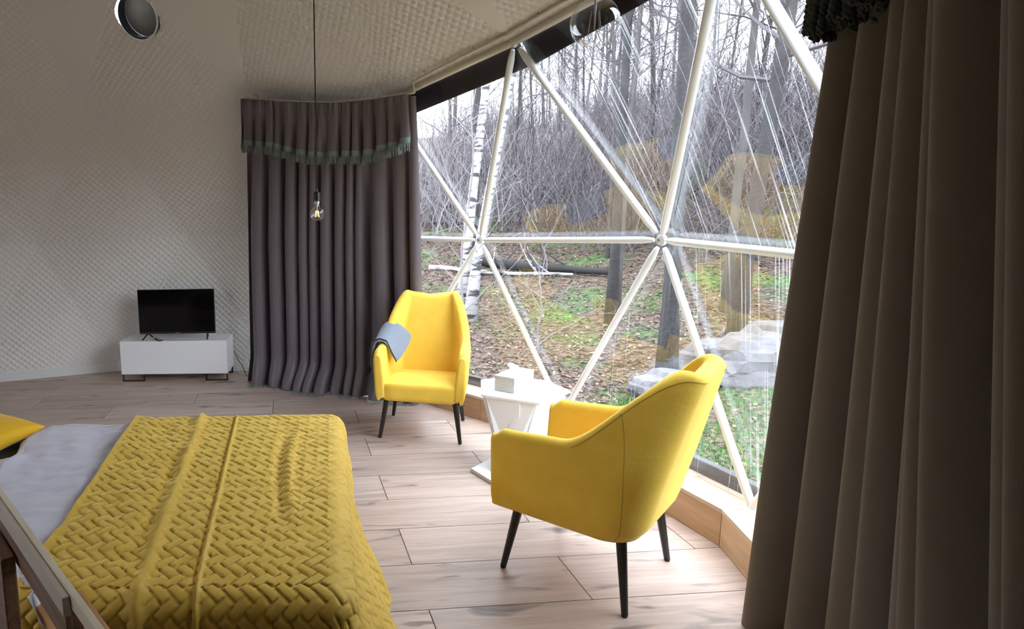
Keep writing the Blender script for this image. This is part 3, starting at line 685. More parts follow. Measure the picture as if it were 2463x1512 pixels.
# hem fringe lying on the boards
fr = MB(); row = PF[:, -1]
for lo_, hi_ in ((.02, .16), (.36, .52), (.60, .72), (.80, .98)):
    for uu in np.linspace(lo_, hi_, 55):
        p = row[int(uu * 699)].copy(); inn = V(C[0] - p[0], C[1] - p[1]); inn /= np.linalg.norm(inn); inn = inn + rng.normal(0, .12, 2); p[2] = .014
        L = rng.uniform(.055, .085); fr.tube([p, V(p[0] + inn[0] * L * .5, p[1] + inn[1] * L * .5, .010), V(p[0] + inn[0] * L, p[1] + inn[1] * L, .004)], [.003, .003, .002], 4, cap=False)
fr.obj('hem_fringe', M['fringe'], fc, kind='stuff')
# rail with hooks
rail = empty('curtain_rail', (0, 0, 0), label='thin cream curtain rail hooked along the dome lining', cat='rail')
us = np.linspace(-.01, 1.0, 40); rp = far_base(np.clip(us, 0, 1), np.full(40, 2.55)); rz_ = ztop_far(us) + .018
q = [V(a[0], a[1], z) for a, z in zip(rp, rz_)]
MB().tube(q, .011, 8).obj('rail_bar', M['rail'], rail, smooth=True)
e0 = q[-1]; dU = R2[1] - R2[2]; inn1 = -outn(R2[1]); inn2 = -outn(R2[0])
q2 = [e0, R2[2] + dU * .30 + V(-.045, -.04, .02), R2[2] + dU * .5 + V(-.045, -.045, .03), R2[1] + inn1 * .055 + V(0, 0, .035)]
q3 = [q2[-1], R2[1] + (R2[0] - R2[1]) * .5 + inn2 * .055 + V(0, 0, .035), R2[0] + inn2 * .055 + V(0, 0, .03)]
MB().tube(q2, .010, 8).obj('rail_bar', M['rail'], rail, smooth=True); MB().tube(q3, .010, 8).obj('rail_bar', M['rail'], rail, smooth=True)
def hook(p, d):
    p = V(*p); s = V(0, 0, 1); t = np.linspace(-.4, 3.9, 12); d = V(*d) / np.linalg.norm(d)
    MB().tube([p + V(0, 0, .018) + d * .020 * math.sin(a) * 1.0 + s * .022 * math.cos(a) for a in t], .0045, 6).obj('hook', M['cap'], rail, smooth=True)
for u_ in (.10, .36, .90): p = q[int(u_ * 39)]; hook(p, (q[30] - q[20]))
for f in (.32, .53, .74, .97): hook(q2[1] + (q2[3] - q2[1]) * (f - .22) / .78, q2[3] - q2[1])
for f in (.22, .44, .66): hook(q3[0] + (q3[2] - q3[0]) * f, q3[2] - q3[0])

# near curtain
nc = empty('curtain', (0, 0, 0), label='large dark taupe curtain hanging in deep folds at the right, nearest the viewer', cat='curtain')
def near_base(u, z):
    k = np.clip(z / 2.6, 0, 1.05); r0, r1 = 3.50, 3.16
    ab = np.radians(-5.6 - 35.2 * u); at_ = np.radians(-29.5 - 15.5 * u); k_ = k ** .88
    x = C[0] + (r0 * np.cos(ab)) * (1 - k_) + r1 * np.cos(at_) * k_; y = C[1] + r0 * np.sin(ab) * (1 - k_) + r1 * np.sin(at_) * k_
    return np.stack([x, y], 1)
PN = curtain_surface(near_base, 1500, 40, lambda u: np.full_like(u, 2.56), .01, 9, 33, lambda t: .090 + .055 * t, sharp=.0, lat=.16, lo=.75, hi=1.25, drift=1.2)
MB().grid(PN).obj('curtain_panel', M['curtain_near'], nc, smooth=True)
PNV = curtain_surface(near_base, 900, 12, lambda u: np.full_like(u, 2.57), 2.035, 9, 33, lambda t: .085 + .012 * t, sharp=.0, lat=.16, lo=.75, hi=1.25, gather=.006, off=-.045, drift=1.2)
MB().grid(PNV).obj('valance', M['curtain_near'], nc, smooth=True)
# plaited tassels along the valance
def tassel_mesh():
    mb = MB(); n = 34; t = np.linspace(0, 1, n)
    for ph in (0, 2 * math.pi / 3, 4 * math.pi / 3):
        mb.tube([V(.0042 * math.cos(16 * a + ph), .0042 * math.sin(16 * a + ph), -.085 * a) for a in t], np.interp(t, [0, .93, 1], [.0042, .0046, .002]), 5)
    return mb.mesh('tassel', M['fringe_near'], True)
tm = tassel_mesh(); row = PNV[:, -1]; dd = np.r_[0, np.cumsum(np.linalg.norm(np.diff(row, axis=0), axis=1))]
Tn = int(dd[-1] / .0135); cnt = 0; rest = MB()
for k in range(Tn):
    s = k * .0135
    if cnt >= 280: break
    p = np.array([np.interp(s, dd, row[:, c]) for c in range(3)]); inn = V(C[0] - p[0], C[1] - p[1]); inn /= np.linalg.norm(inn)
    o = link('tassel', tm, nc, (p[0] + inn[0] * .005, p[1] + inn[1] * .005, p[2] + .004)); o.rotation_euler = (rng.normal(0, .07), rng.normal(0, .07), rng.uniform(0, 6)); o.scale = (1, 1, rng.uniform(.9, 1.08)); cnt += 1
gm = MB().grid(np.stack([row + V(0, 0, .012), row + V(0, 0, -.006)], 1)); gm.obj('braid', M['fringe_near'], nc, smooth=True)

# ------------------------------------------------------------------ bed
bed = empty('bed', (-1.0, 2.38, 0), label='pine double bed under the mustard bedspread', cat='bed')
def bx_(name, c, d, m, par, bv=.004):
    o = MB().box(V(*c) - V(-1.0, 2.38, 0), d).obj(name, m, par); return bevel(o, bv)
X0, X1, Y0, Y1, ZT = -2.02, -.02, 1.62, 3.14, .50
bx_('side_rail', ((X0 + X1) / 2, Y0 + .02, .20), (X1 - X0 - .06, .03, .14), M['pine'], bed); bx_('side_rail', ((X0 + X1) / 2, Y1 - .02, .20), (X1 - X0 - .06, .03, .14), M['pine'], bed)
bx_('foot_board', (X1 - .05, (Y0 + Y1) / 2, .20), (.03, Y1 - Y0 - .08, .14), M['pine'], bed); bx_('headboard', (X0 + .0, (Y0 + Y1) / 2, .38), (.035, Y1 - Y0, .72), M['pine'], bed)
for x in (X0 + .05, X1 - .09):
    for y in (Y0 + .06, Y1 - .06): bx_('leg', (x, y, .065), (.06, .06, .13), M['pine'], bed)
o = rblock(MB(), (-1.02 + 1.0 + .0, 0, .385), (.955, .735, .105), .05, n=12).obj('mattress', M['sheet'], bed, smooth=True); weld(o)
# duvet
def hf(mb, xs, ys, f):
    X, Y = np.meshgrid(xs, ys, indexing='ij'); return mb.grid(np.stack([X, Y, f(X, Y)], -1))
def drape(s, t, sx0, sx1, ty0, ty1, z0, r, floor=.02, flare=.25):
    """cloth coordinates (s,t) -> lying on a slab [sx0,sx1]x[ty0,ty1] and hanging over its edges"""
    ds = np.maximum(0, s - sx1) + np.maximum(0, sx0 - s); dt = np.maximum(0, t - ty1) + np.maximum(0, ty0 - t)
    sg = np.where(s > sx1, 1, np.where(s < sx0, -1, 0)); tg = np.where(t > ty1, 1, np.where(t < ty0, -1, 0))
    d = np.sqrt(ds * ds + dt * dt) + 1e-9; ux, uy = sg * ds / d, tg * dt / d
    th = np.minimum(d / r, math.pi / 2 - .02); h = r * np.sin(th); v = r * (1 - np.cos(th)); ext = np.maximum(0, d - r * (math.pi / 2 - .02))
    both = np.minimum(ds, dt) / (np.maximum(ds, dt) + 1e-9)
    h = h + ext * (.05 + flare * both * (t < ty0)) + (flare > 0) * ext * .42 * sstep(2.75, 1.95, t) * (sg > 0); v = v + ext
    z = z0 - v; low_ = np.maximum(0, floor - z); h = h + low_ * .9; z = np.maximum(z, floor)
    return np.clip(s, sx0, sx1) + ux * h, np.clip(t, ty0, ty1) + uy * h, z, ux, uy, sstep(0, .5, d / r)
sx = np.linspace(-1.53, -.80, 150); ty = np.linspace(Y0 - .36, Y1 + .30, 380); Sg, Tg = np.meshgrid(sx, ty, indexing='ij')
X, Y, Z, ux, uy, k = drape(Sg, Tg, -1.49, 2, Y0, Y1, ZT + .035, .06, floor=.2, flare=0)
wr = .048 * vnoise(Sg * 3.3 + 3, Tg * 6.5, 31, 3) + .018 * np.abs(vnoise(Sg * 5 + Tg * 3.2, Tg * 2.2 - Sg * 3, 33, 2)) * 2 + .030 * np.clip(1 - np.abs(vnoise(Sg * 4 + Tg * 2.4, Tg * 2.6 - Sg, 36, 2)) * 7, 0, 1) ** 1.5 * (vnoise(Sg * 2, Tg * 2, 37, 1) > -.1) + .014 * vnoise(Sg * 15, Tg * 8, 35, 2)
Z = Z + wr * (1 - k * .7); X = X + ux * wr * 1.2; Y = Y + uy * (wr * 1.2)
dv = MB().grid(np.stack([X, Y, Z], -1)).obj('duvet', M['duvet'], smooth=True, label='crumpled lavender grey satin duvet between pillow and mustard bedspread', cat='duvet')
# bedspread with herringbone quilting
def herring(a, b, w):
    a, b = (a + b) / math.sqrt(2) / w, (a - b) / math.sqrt(2) / w
    ia, ib = np.floor(a), np.floor(b); fa, fb = a - ia, b - ib; m_ = np.mod(ia - ib, 4)
    L = np.where(m_ == 0, fa, np.where(m_ == 1, fa + 1, fa)); W_ = fb
    hx = np.where(m_ < 2, np.minimum(L, 2 - L), np.minimum(fa, 1 - fa)); 
    Lv = np.where(m_ == 3, fb, fb + 1); hy = np.where(m_ < 2, np.minimum(fb, 1 - fb), np.minimum(Lv, 2 - Lv))
    e = np.minimum(hx, hy); h = 1 - (1 - np.clip(e / .20, 0, 1)) ** 2 * .8 - .2 * (1 - np.clip(e / .5, 0, 1)) ** 2
    tilt = np.where(m_ < 2, .25 * (L - 1), -.25 * (Lv - 1)) * 0
    return h + tilt
s_ = np.arange(-1.06, X1 + .50, .0056); t_ = np.arange(Y0 - .50, Y1 + .30, .0056); Sg, Tg = np.meshgrid(s_, t_, indexing='ij')
# the hem at the head end runs slightly askew
skew = .085 * (Y1 - Tg)
s_eff = np.where(Sg < -.1, -.1 + (Sg + .1) * ((-.1 + 1.05 - skew) / .96), Sg)
X, Y, Z, ux, uy, k = drape(s_eff, Tg, -3, X1 - .0, Y0, Y1, ZT + .070, .085, floor=.022, flare=.55)
seam1 = -.70 + .09 * (3.16 - Tg); seam2 = -.514 + .078 * (3.14 - Tg)
hh = herring(s_eff * 1.0, Tg, .036)
e1 = s_eff - seam1; e2 = s_eff - seam2; edge = s_eff - (-1.05 + skew)
plain = np.clip(1 - np.exp(-(e1 / .020) ** 2) * 1.0 - np.exp(-(edge / .02) ** 2) - np.exp(-(e2 / .006) ** 2), 0, 1)
bunch = sstep(-1.05, -.95, s_eff) * sstep(.02, -.02, e1)
wr = .020 * vnoise(s_eff * 2.2, Tg * 2.6, 41, 3) + .010 * vnoise(s_eff * 7 + 4, Tg * 5, 43, 2)
wr += bunch * (.036 * vnoise(s_eff * 7, Tg * 3.1, 45, 3) + .012 * vnoise(s_eff * 18, Tg * 15, 46, 2))
crease = .016 * np.exp(-((s_eff + .20 + .04 * np.sin(3 * Tg)) / .022) ** 2) * sstep(1.9, 2.2, Tg) * sstep(3.0, 2.7, Tg)
wr += -crease + .012 * np.exp(-((s_eff + .155 + .04 * np.sin(3 * Tg)) / .02) ** 2) * sstep(1.9, 2.2, Tg) * sstep(3.0, 2.7, Tg)
ridge = .014 * np.exp(-(e1 / .022) ** 2) - .018 * np.exp(-((e1 + .055) / .026) ** 2) * (.5 + vnoise(Tg * 2.5, Tg * 0 + 1, 47, 2) * 2) + .010 * np.exp(-(e2 / .007) ** 2) - .005 * np.exp(-((e2 + .014) / .008) ** 2) + .006 * np.exp(-(edge / .015) ** 2)
q_ = .0095 * (hh - 1) * plain + ridge + wr
rip = .020 * np.sin(Tg * 21 + 1.5 * np.sin(Tg * 5)) * np.abs(ux) + .022 * np.sin(s_eff * 17 + 1) * np.abs(uy)
rip = rip * sstep(.5, .2, Z) * k
nz_ = 1 - k
X = X + ux * (q_ + rip) * (k > 0); Y = Y + uy * (q_ + rip) * (k > 0); Z = Z + q_ * (1 - k * .9)
sp = MB().grid(np.stack([X, Y, Z], -1)).obj('bedspread', M['mustard'], smooth=True, label='mustard yellow quilted velvet bedspread with herringbone stitching over the foot of the bed', cat='bedspread')
# pillow
def pillow(c, a, b, h, rot, name, m, **kw):
    n = 40; t = np.linspace(-1, 1, n); A, B = np.meshgrid(t, t, indexing='ij'); mb = MB()
    prof = ((1 - np.abs(A) ** 2.6) * (1 - np.abs(B) ** 2.6)) ** .42
    pin = 1 - .10 * (1 - np.abs(A) ** 2) * np.abs(B) ** 3; pin2 = 1 - .10 * (1 - np.abs(B) ** 2) * np.abs(A) ** 3
    wr_ = .012 * vnoise(A * 2 + 3, B * 2.4, 61, 3)
    for sg in (1, -1): mb.grid(np.stack([A * a * pin2, B * b * pin, sg * (h * prof + wr_ * prof)], -1))
    o = mb.obj(name, m, smooth=True, **kw); o.location = c; o.rotation_euler = rot; weld(o, 1e-3); return o
pillow((-1.845, 2.86, .566), .27, .30, .072, (math.radians(4), math.radians(5), math.radians(-22)), 'pillow', M['pillow'], label='bright yellow pillow at the head of the bed, cut by the left edge', cat='pillow')

# ------------------------------------------------------------------ wooden railing in the left foreground
def rail_pt(px, py, z):
    d = (px - PPX) / FPX * RT - (py - 756) / FPX * UP + FW; t = (z - H) / d[2]; return V(0, 0, H) + t * d
a_ = V(-.930, 1.590, .90); b_ = V(-.405, .965, .90)
wr_e = empty('wooden_railing', ((a_[0] + b_[0]) / 2, (a_[1] + b_[1]) / 2, 0), math.atan2(b_[1] - a_[1], b_[0] - a_[0]), label='pale pine railing with brown post at the lower left corner, in front of the bed', cat='railing')
Lr = np.linalg.norm(b_ - a_)
bevel(MB().box((.0, .0, .885), (Lr, .014, .030)).obj('top_rail', M['pale_pine'], wr_e), .002)
bevel(MB().box((-.075, -.0145, .877), (Lr - .15, .014, .040)).obj('side_batten', M['batten'], wr_e), .002)
bevel(MB().box((-.075, -.0120, .823), (Lr - .15, .012, .066)).obj('lower_board', M['brown_wood'], wr_e), .002)
bevel(MB().box((.23, .0, .44), (.05, .03, .86)).obj('post', M['brown_wood'], wr_e), .002)
bevel(MB().box((-.205, -.038, .41), (.18, .032, .82)).obj('post', M['brown_wood'], wr_e), .004)
bevel(MB().box((-.03, .075, .64), (.25, .11, .022)).obj('shelf_board', M['pine'], wr_e), .002)

# ------------------------------------------------------------------ pendant lamps
def pendant(loc, rb, cord_top, label, fil, tilt=0):
    e = empty('pendant_lamp', loc, label=label, cat='lamp')
    zc = 0  # bulb centre
    n = 22; th = np.linspace(-math.pi / 2, math.pi / 2 - .42, n); neck = rb * math.sin(.42) 
    prof = [(max(1e-4, rb * math.cos(a)), rb * math.sin(a)) for a in th]; zt = prof[-1][1]; prof += [(.0135 + (prof[-1][0] - .0135) * .35, zt + .008), (.0132, zt + .018), (.0132, zt + .022)]
    inner = [(max(1e-4, r - .0011), z + (.0011 if i == 0 else 0)) for i, (r, z) in enumerate(prof)][::-1]
    inner[-1] = (1e-4, -rb + .0011)
    MB().lathe(prof, 40).obj('glass_bulb', M['bulb'], e, smooth=True)
    zc = zt + .016
    MB().lathe([(1e-4, zc), (.0138, zc)] + [(.0138 + .0008 * (i % 2), zc + .002 + i * .0025) for i in range(8)] + [(.012, zc + .024), (1e-4, zc + .024)], 20).obj('screw_cap', M['cap'], e, smooth=False)
    s0 = zc + .018
    bevel(MB().lathe([(1e-4, s0), (.0200, s0), (.0200, s0 + .045), (.016, s0 + .049), (.006, s0 + .052), (.004, s0 + .068), (1e-4, s0 + .068)], 24).obj('socket', M['black'], e, smooth=False), .001)
    MB().tube([(0, 0, s0 + .06), (0, 0, cord_top - loc[2])], .0033, 8).obj('cord', M['black'], e, smooth=True)
    MB().tube([(0, 0, zc + .003), (0, 0, -.3 * rb)], [.004, .002], 8).obj('stem', M['glass_stem'], e, smooth=True)
    for k in range(4):
        a = k * math.pi / 2 + .5; r1 = .006 + .0 * k
        MB().tube([(.35 * rb * math.cos(a) * .6, .35 * rb * math.sin(a) * .6, .42 * rb), (.35 * rb * math.cos(a), .35 * rb * math.sin(a), -.45 * rb)], .0013 if fil == 'filament' else .0009, 6).obj('filament', M[fil], e)
    bevel(MB().lathe([(1e-4, cord_top - loc[2] - .02), (.045, cord_top - loc[2] - .02), (.045, cord_top - loc[2]), (1e-4, cord_top - loc[2])], 24).obj('ceiling_rose', M['black'], e), .001)
    return e
pendant((-.080, 3.50, 1.628), .040, 3.50, 'small round filament bulb on a black cord in front of the far curtain', 'filament')
pendant((.713, 1.75, 2.112), .0625, 3.42, 'large clear globe bulb hanging at the top edge in front of the window', 'copper')

# ------------------------------------------------------------------ round vent in the quilted ceiling
dv_ = (330 - PPX) / FPX * RT - (40 - 756) / FPX * UP + FW
vc = V(0, 0, H) + dv_ * (4.72 / dv_[1]); vn = V(C[0] - vc[0], C[1] - vc[1], 0); vn /= np.linalg.norm(vn); vn = vn * .62 + V(0, 0, -.78); vn /= np.linalg.norm(vn)
from mathutils.bvhtree import BVHTree
bv = BVHTree.FromPolygons([v.co.copy() for v in ceo.data.vertices], [list(p.vertices) for p in ceo.data.polygons])
hit, hn, _, _ = bv.ray_cast(Vector((0, 0, H)), Vector(dv_).normalized())
if hit is not None:
    vc = V(*hit); vn = V(*hn)
    if vn @ (V(0, 0, H) - vc) < 0: vn = -vn
    VR = .172; bm = bmesh.new(); bm.from_mesh(ceo.data)
    kill = [f for f in bm.faces if (Vector(f.calc_center_median()) - hit).length < VR - .004]; bmesh.ops.delete(bm, geom=kill, context='FACES'); bm.to_mesh(ceo.data); bm.free()
    vt = empty('round_vent', tuple(vc), label='round dark vent opening cut into the quilted ceiling', cat='vent')
    q_ = Vector(vn).to_track_quat('Z', 'Y'); vt.rotation_mode = 'QUATERNION'; vt.rotation_quaternion = q_
    MB().lathe([(VR - .008, .001), (VR - .004, .004), (VR + .003, .003), (VR + .004, -.006), (VR - .006, -.008), (VR - .008, .001)], 56).obj('rim', M['vent_rim'], vt, smooth=True)
    MB().lathe([(VR - .008, .002), (VR - .008, -.16)], 56).obj('duct', M['black'], vt, smooth=True)
    MB().lathe([(1e-4, -.085), (VR * .5, -.09), (VR - .009, -.10)], 56).obj('damper', M['vent'], vt, smooth=True)

# ------------------------------------------------------------------ woodland outside
def gz(x, y):
    x = np.asarray(x, float); y = np.asarray(y, float)
    t = np.maximum(0, np.hypot(x - C[0], y - C[1]) - 4.0)
    base = -.22 + .045 * t + .0105 * t * t
    plate = 5.6; z = np.where(t < 18, base, 0); s18 = -.22 + .045 * 18 + .0105 * 324
    z = np.where(t >= 18, s18 + (plate - s18) * (1 - np.exp(-(t - 18) * .423 / (plate - s18))), z)
    z = z * (1 - .25 * sstep(.2, -.5, (y - C[1]) / (t + 4)))
    return z + .16 * vnoise(x * .35 + 20, y * .35 + 20, 71, 3) * sstep(0, 3, t) + .05 * vnoise(x * 1.7 + 9, y * 1.7 + 5, 72, 3) * sstep(0, .8, t)
rr = np.r_[np.linspace(3.86, 16, 130), np.linspace(16.4, 80, 60)]; aa = np.radians(np.r_[np.linspace(-180, -78, 20), np.linspace(-75, 135, 320), np.linspace(138, 180, 10)]); Rr, Aa = np.meshgrid(rr, aa, indexing='ij')
X = C[0] + Rr * np.cos(Aa); Y = C[1] + Rr * np.sin(Aa); gm = MB().grid(np.stack([X, Y, gz(X, Y)], -1)).mesh('ground', M['ground'], True)
go = link('ground', gm, kind='structure', label='leaf-strewn woodland bank with grass near the dome')
tt = (Rr - 4.0).ravel(); az_ = np.degrees(Aa).ravel()
gr = .62 * sstep(2.2, .6, tt) * sstep(30, 12, az_) + .02 * sstep(3, 6, tt) * sstep(13, 8, tt) * sstep(15, 40, az_) - .12 * sstep(12, 20, tt)
at_ = gm.attributes.new('grass', 'FLOAT', 'POINT'); at_.data.foreach_set('value', gr.astype(np.float32))
def scatter_quads(name, n, m, rmin, rmax, a0, a1, size, kind_label, seed, lift=.012, dens=None):
    r = np.random.default_rng(seed); R = rmin + (rmax - rmin) * r.random(n) ** 1.5; A = np.radians(r.uniform(a0, a1, n))
    x = C[0] + R * np.cos(A); y = C[1] + R * np.sin(A); z = gz(x, y) + lift * r.random(n) + .004
    th = r.uniform(0, 2 * math.pi, n); s = size * r.uniform(.5, 1.3, n) * (1 + .04 * (R - rmin)); ti = r.uniform(-.5, .5, (n, 2))
    P = np.zeros((n, 4, 3)); 
    for k, (a, b) in enumerate(((-1, 0), (0, -.6), (1, 0), (0, .6))):
        P[:, k, 0] = x + s * (a * np.cos(th) - b * np.sin(th)); P[:, k, 1] = y + s * (a * np.sin(th) + b * np.cos(th)); P[:, k, 2] = z + s * (a * ti[:, 0] + b * ti[:, 1]) + s * .35
    mb = MB(); mb.addarr(P, np.arange(4 * n).reshape(n, 4)); return mb.obj(name, m, kind='stuff', label=kind_label)
scatter_quads('fallen_leaves', 40000, M['leaf'], 4.3, 20, 0, 75, .024, 'brown fallen leaves covering the woodland bank', 1)
scatter_quads('fallen_leaves', 11000, M['leaf2'], 4.2, 18, -15, 75, .022, 'pale fallen leaves scattered over grass and bank', 2)
def grass(n, rmin, rmax, a0, a1, seed, hgt):
    r = np.random.default_rng(seed); R = rmin + (rmax - rmin) * r.random(n) ** 1.2; A = np.radians(r.uniform(a0, a1, n)); x = C[0] + R * np.cos(A); y = C[1] + R * np.sin(A)
    keep = vnoise(x * 1.3 + 30, y * 1.3 + 30, 81, 2) > -.12; x, y = x[keep], y[keep]; n = len(x); z = gz(x, y); th = r.uniform(0, 2 * math.pi, n); h = hgt * r.uniform(.5, 1.4, n); b = .004
    P = np.zeros((n, 3, 3)); P[:, 0] = np.stack([x - b * np.cos(th), y - b * np.sin(th), z], 1); P[:, 1] = np.stack([x + b * np.cos(th), y + b * np.sin(th), z], 1)
    P[:, 2] = np.stack([x + r.normal(0, .025, n), y + r.normal(0, .025, n), z + h], 1)
    mb = MB(); mb.addarr(P, np.arange(3 * n).reshape(n, 3)); return mb
grass(42000, 3.95, 6.6, -30, 34, 3, .055).obj('grass', M['grass'], kind='stuff', label='short green grass beside the dome')
grass(7000, 7, 13, 20, 70, 4, .05).obj('grass', M['grass'], kind='stuff', label='sparse green grass among the leaves on the bank')

def tree_mesh(seed, height, r0, lean=(0, 0), nb=26, droop=0.0, b0=.25, wig=.25, spread=.42, sub=6, fork=False):
    r = np.random.default_rng(seed); n = 14; t = np.linspace(0, 1, n)
    px_ = np.cumsum(r.normal(0, wig * .12, n)) * t + lean[0] * t ** 1.2 * height; py_ = np.cumsum(r.normal(0, wig * .12, n)) * t + lean[1] * t ** 1.2 * height
    px_ -= px_[0]; py_ -= py_[0]
    pts = np.stack([px_, py_, t * height - .25 * (t == 0)], 1); rad = r0 * (1 - t * .86) * (1 + .55 * np.exp(-t * height / .25))
    tr = MB().tube(pts, rad, 10); br = MB()
    def limb(p, d, L, rad, lev):
        m_ = 5 if lev == 0 else 4; q = [p]; dd = d / np.linalg.norm(d)
        for k in range(m_):
            dd = dd + r.normal(0, .17, 3) + V(0, 0, .10 - droop * .2); dd /= np.linalg.norm(dd); q.append(q[-1] + dd * L / m_)
        br.tube(q, np.linspace(rad, rad * .35, m_ + 1), 4 if lev == 0 else 3, cap=False)
        if lev < 2:
            for _ in range(sub if lev == 0 else sub + 1):
                k = r.uniform(.25, 1); i = min(int(k * m_), m_ - 1); p2 = q[i] + (q[i + 1] - q[i]) * r.random(); d2 = dd + r.normal(0, .75, 3); limb(p2, d2, L * r.uniform(.35, .6), rad * .45, lev + 1)
    for _ in range(nb):
        k = r.uniform(b0, .98); i = int(k * (n - 1)); p = pts[i] + (pts[min(i + 1, n - 1)] - pts[i]) * (k * (n - 1) - i); a = r.uniform(0, 2 * math.pi)
        limb(p, V(math.cos(a), math.sin(a), r.uniform(.1, 1.0)), height * spread * (1.15 - k) * r.uniform(.35, .8), max(.006, r0 * (1 - k * .86) * .38), 0)
    return tr, br
def make_tree(name, x, y, seed, height, r0, bark, twig, label, group=None, cat='tree', z=None, rz=0, **kw):
    e = empty(name, (x, y, float(gz(x, y)) if z is None else z), rz, label=label, cat=cat, group=group)
    tr, br = tree_mesh(seed, height, r0, **kw)
    tr.obj('trunk', M[bark], e, smooth=True); br.obj('branches', M[twig], e, kind='stuff'); return e
make_tree('birch_tree', 2.24, 10.5, 101, 12, .088, 'birch', 'twig_light', 'white birch trunk rising left of the hub, lower end thin and leaning', lean=(.13, .04), wig=.25, b0=.35, nb=20)
make_tree('birch_tree', 2.06, 9.2, 102, 11, .080, 'birch', 'twig_light', 'second white birch, its foot leaning just above the far yellow armchair', lean=(.20, .06), wig=.25, b0=.4, nb=18)
make_tree('oak_tree', 3.32, 5.95, 103, 11, .082, 'bark_dark', 'twig', 'nearest thick dark trunk standing behind the right window hub', lean=(.0, .03), wig=.35, b0=.42, nb=16)
make_tree('alder_tree', 3.87, 8.42, 104, 11, .070, 'bark_dark', 'twig', 'dark straight trunk in the middle pane between the two hubs', wig=.12, b0=.35, nb=20)
make_tree('alder_tree', 4.22, 9.0, 105, 9, .035, 'bark_grey', 'twig', 'slim trunk close to the right of the straight dark trunk', wig=.2, b0=.35, nb=16)
make_tree('oak_tree', 4.35, 6.55, 106, 11, .085, 'bark_dark', 'twig', 'dark leaning trunk forking up to the right behind the rain-streaked pane', lean=(.12, .05), wig=.3, b0=.25, nb=22)
make_tree('beech_tree', 5.32, 8.22, 107, 10, .06, 'bark_grey', 'twig', 'left trunk of the grey pair beyond the leaning armchair back', lean=(.02, 0), b0=.3)
make_tree('beech_tree', 5.62, 8.30, 108, 10, .05, 'bark_grey', 'twig', 'right trunk of the grey pair beyond the leaning armchair back', lean=(.04, 0), b0=.3)
make_tree('beech_tree', 5.75, 7.42, 109, 11, .058, 'bark_grey', 'twig_light', 'single grey trunk nearest the big curtain at the right edge of the window', lean=(.02, .02), b0=.3)
make_tree('hornbeam_tree', 2.75, 12.0, 110, 10, .10, 'bark_dark', 'twig', 'dark stump-like trunk behind the foot of the birches', wig=.2, b0=.35)
make_tree('hazel_bush', 1.75, 8.2, 111, 4.2, .02, 'twig_light', 'twig_light', 'bare pale hazel stems low beside the far curtain', cat='bush', wig=.5, b0=.05, nb=22, spread=.6, sub=4)
make_tree('hazel_bush', 2.45, 7.2, 112, 1.5, .010, 'twig_light', 'twig_light', 'low bare twigs among the leaves right of the far armchair', cat='bush', wig=.5, b0=.05, nb=12, spread=.7, sub=3)
# the wood behind: bare trees sharing a few crowns
protos = []
for i in range(7):
    tr, br = tree_mesh(200 + i, 8.5 + i % 3, .045 + .007 * i, nb=30, sub=6, wig=.3, b0=.16, spread=.38)
    protos.append((tr.mesh('trunk', M['bark_dark' if i % 2 else 'bark_grey'], True), br.mesh('branches', M['twig' if i % 3 else 'twig_light'])))
bush = []
for i in range(4):
    mb = MB(); r = np.random.default_rng(300 + i)
    for _ in range(420):
        a = r.uniform(0, 2 * math.pi); p = V(r.normal(0, .5), r.normal(0, .5), -.05); q = [p]; d = V(r.normal(0, .35), r.normal(0, .35), 1)
        for k in range(3): d = d + r.normal(0, .28, 3); q.append(q[-1] + d * r.uniform(.25, .75))
        mb.tube(q, [.010, .008, .006, .003], 3, cap=False)
    bush.append(mb.mesh('brushwood', M['twig_light' if i % 2 else 'twig']))
r = np.random.default_rng(404); nt_ = 0
while nt_ < 150:
    R = 11.5 + 36 * r.random() ** .85; Ad = r.uniform(3, 72); A = math.radians(Ad); x, y = C[0] + R * math.cos(A), C[1] + R * math.sin(A)
    i = r.integers(0, 7); s = r.uniform(.75, 1.2); z = float(gz(x, y)); rzz = r.uniform(0, 6.28); px_ = PPX + FPX * x / max(y, .1)
    where = 'left' if px_ < 1200 else ('middle' if px_ < 1600 else 'right'); dist = 'near edge' if R < 22 else 'depth'
    lab = 'bare grey tree in the %s of the wood, seen through the %s panes' % (dist, where)
    e = empty('bare_tree', (x, y, z), rzz, label=lab, cat='tree', group='bare trees in the %s of the wood, %s panes' % (dist, where))
    e.rotation_euler = (r.normal(0, .04), r.normal(0, .04), rzz); e.scale = (s * .8, s * .8, s)
    for n_, m_ in (('trunk', protos[i][0]), ('branches', protos[i][1])):
        o = link(n_, m_, e)
        if n_ == 'branches': o['kind'] = 'stuff'
    nt_ += 1
for ci in range(2):
    allb = MB()
    for k in range(60):
        R = 13 + 34 * r.random() ** .85; A = math.radians(r.uniform(2, 74)); x, y = C[0] + R * math.cos(A), C[1] + R * math.sin(A); z = float(gz(x, y)); s = r.uniform(.8, 1.5)
        for _ in range(300):
            p = V(x + r.normal(0, 1.1) * s, y + r.normal(0, 1.1) * s, z - .1); d = V(r.normal(0, .35), r.normal(0, .35), 1); q = [p]
            for kk in range(3): d = d + r.normal(0, .28, 3); q.append(q[-1] + d * r.uniform(.25, .75) * s)
            allb.tube(q, [.011, .009, .007, .003], 3, cap=False)
    allb.obj('brushwood', M['twig_light' if ci else 'twig'], kind='stuff', label='leafless %s brushwood filling the slope of the wood' % ('pale' if ci else 'dark'))
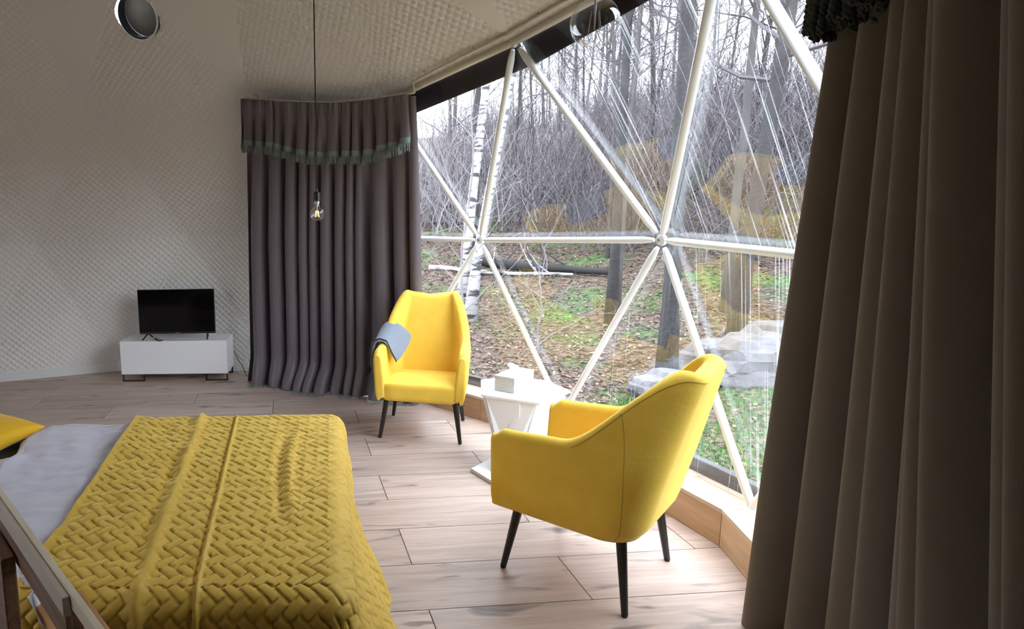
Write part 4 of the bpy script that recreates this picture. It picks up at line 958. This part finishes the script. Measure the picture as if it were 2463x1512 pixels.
# fallen trunks
def log(name, a, b, r0, m, label, seed, n=14, brn=0):
    rg = np.random.default_rng(seed); a, b = V(*a), V(*b); t = np.linspace(0, 1, n)[:, None]; p = a + (b - a) * t; p[:, 2] = gz(p[:, 0], p[:, 1]) + r0 * .8; p[:, :2] += rg.normal(0, .02, (n, 2))
    e = MB().tube(p, np.linspace(r0, r0 * .45, n), 9).obj(name, M[m], smooth=True, label=label, cat='log')
    if brn:
        mb = MB()
        for _ in range(brn):
            i = rg.integers(4, n - 1); q = p[i]; d = V(rg.normal(0, .5), rg.normal(0, .5), rg.uniform(.1, .6)); mb.tube([q, q + d * .5, q + d * .9 + V(0, 0, .1)], [.02, .012, .005], 5)
        mb.obj('branches', M[m], e, kind='stuff')
    return e
log('fallen_log', (2.0, 12.6, 0), (4.4, 11.2, 0), .055, 'birch', 'thin white birch trunk lying across the bank', 1, brn=8)
log('fallen_log', (2.75, 12.9, 0), (4.9, 10.9, 0), .12, 'log', 'dark mossy log lying behind the white fallen birch', 2, brn=5)
def rock(loc, sc, seed, label):
    bm = bmesh.new(); bmesh.ops.create_icosphere(bm, subdivisions=4, radius=1)
    for v in bm.verts:
        n = mnoise.noise(v.co * 1.3 + Vector((seed * 7, 0, 0))) * .35 + mnoise.noise(v.co * 3.5 + Vector((seed, 3, 0))) * .14; v.co *= 1 + n; v.co.z = round(v.co.z * 3) / 3 * .5 + v.co.z * .5
        v.co = Vector((v.co.x * sc[0], v.co.y * sc[1], v.co.z * sc[2]))
    me = bpy.data.meshes.new('boulder'); bm.to_mesh(me); bm.free(); me.materials.append(M['rock'])
    o = link('boulder', me, None, (loc[0], loc[1], float(gz(*loc)) + sc[2] * .35), label=label, cat='rock'); return o
rock((4.15, 6.05), (.55, .4, .34), 1, 'large grey boulder outside, right of the nearer armchair back')
rock((3.15, 5.65), (.30, .25, .20), 2, 'smaller grey stone at the foot of the nearest dark trunk')
rock((5.0, 6.6), (.7, .35, .26), 3, 'flat grey boulder farther right near the curtain edge')
# house far off on the right
hs = empty('house', (30.5, 30.5, 7.5), math.radians(-40), label='distant house with a red roof glimpsed through branches at the right', cat='house')
MB().box((0, 0, 1.5), (6, 4.5, 3)).obj('wall', M['wall_far'], hs)
mb = MB(); mb.add([(-3.3, -2.6, 2.9), (3.3, -2.6, 2.9), (3.3, 2.6, 2.9), (-3.3, 2.6, 2.9), (-3.3, 0, 4.6), (3.3, 0, 4.6)], [(0, 1, 5, 4), (2, 3, 4, 5), (0, 4, 3), (1, 2, 5)]); mb.obj('roof', M['red_roof'], hs)
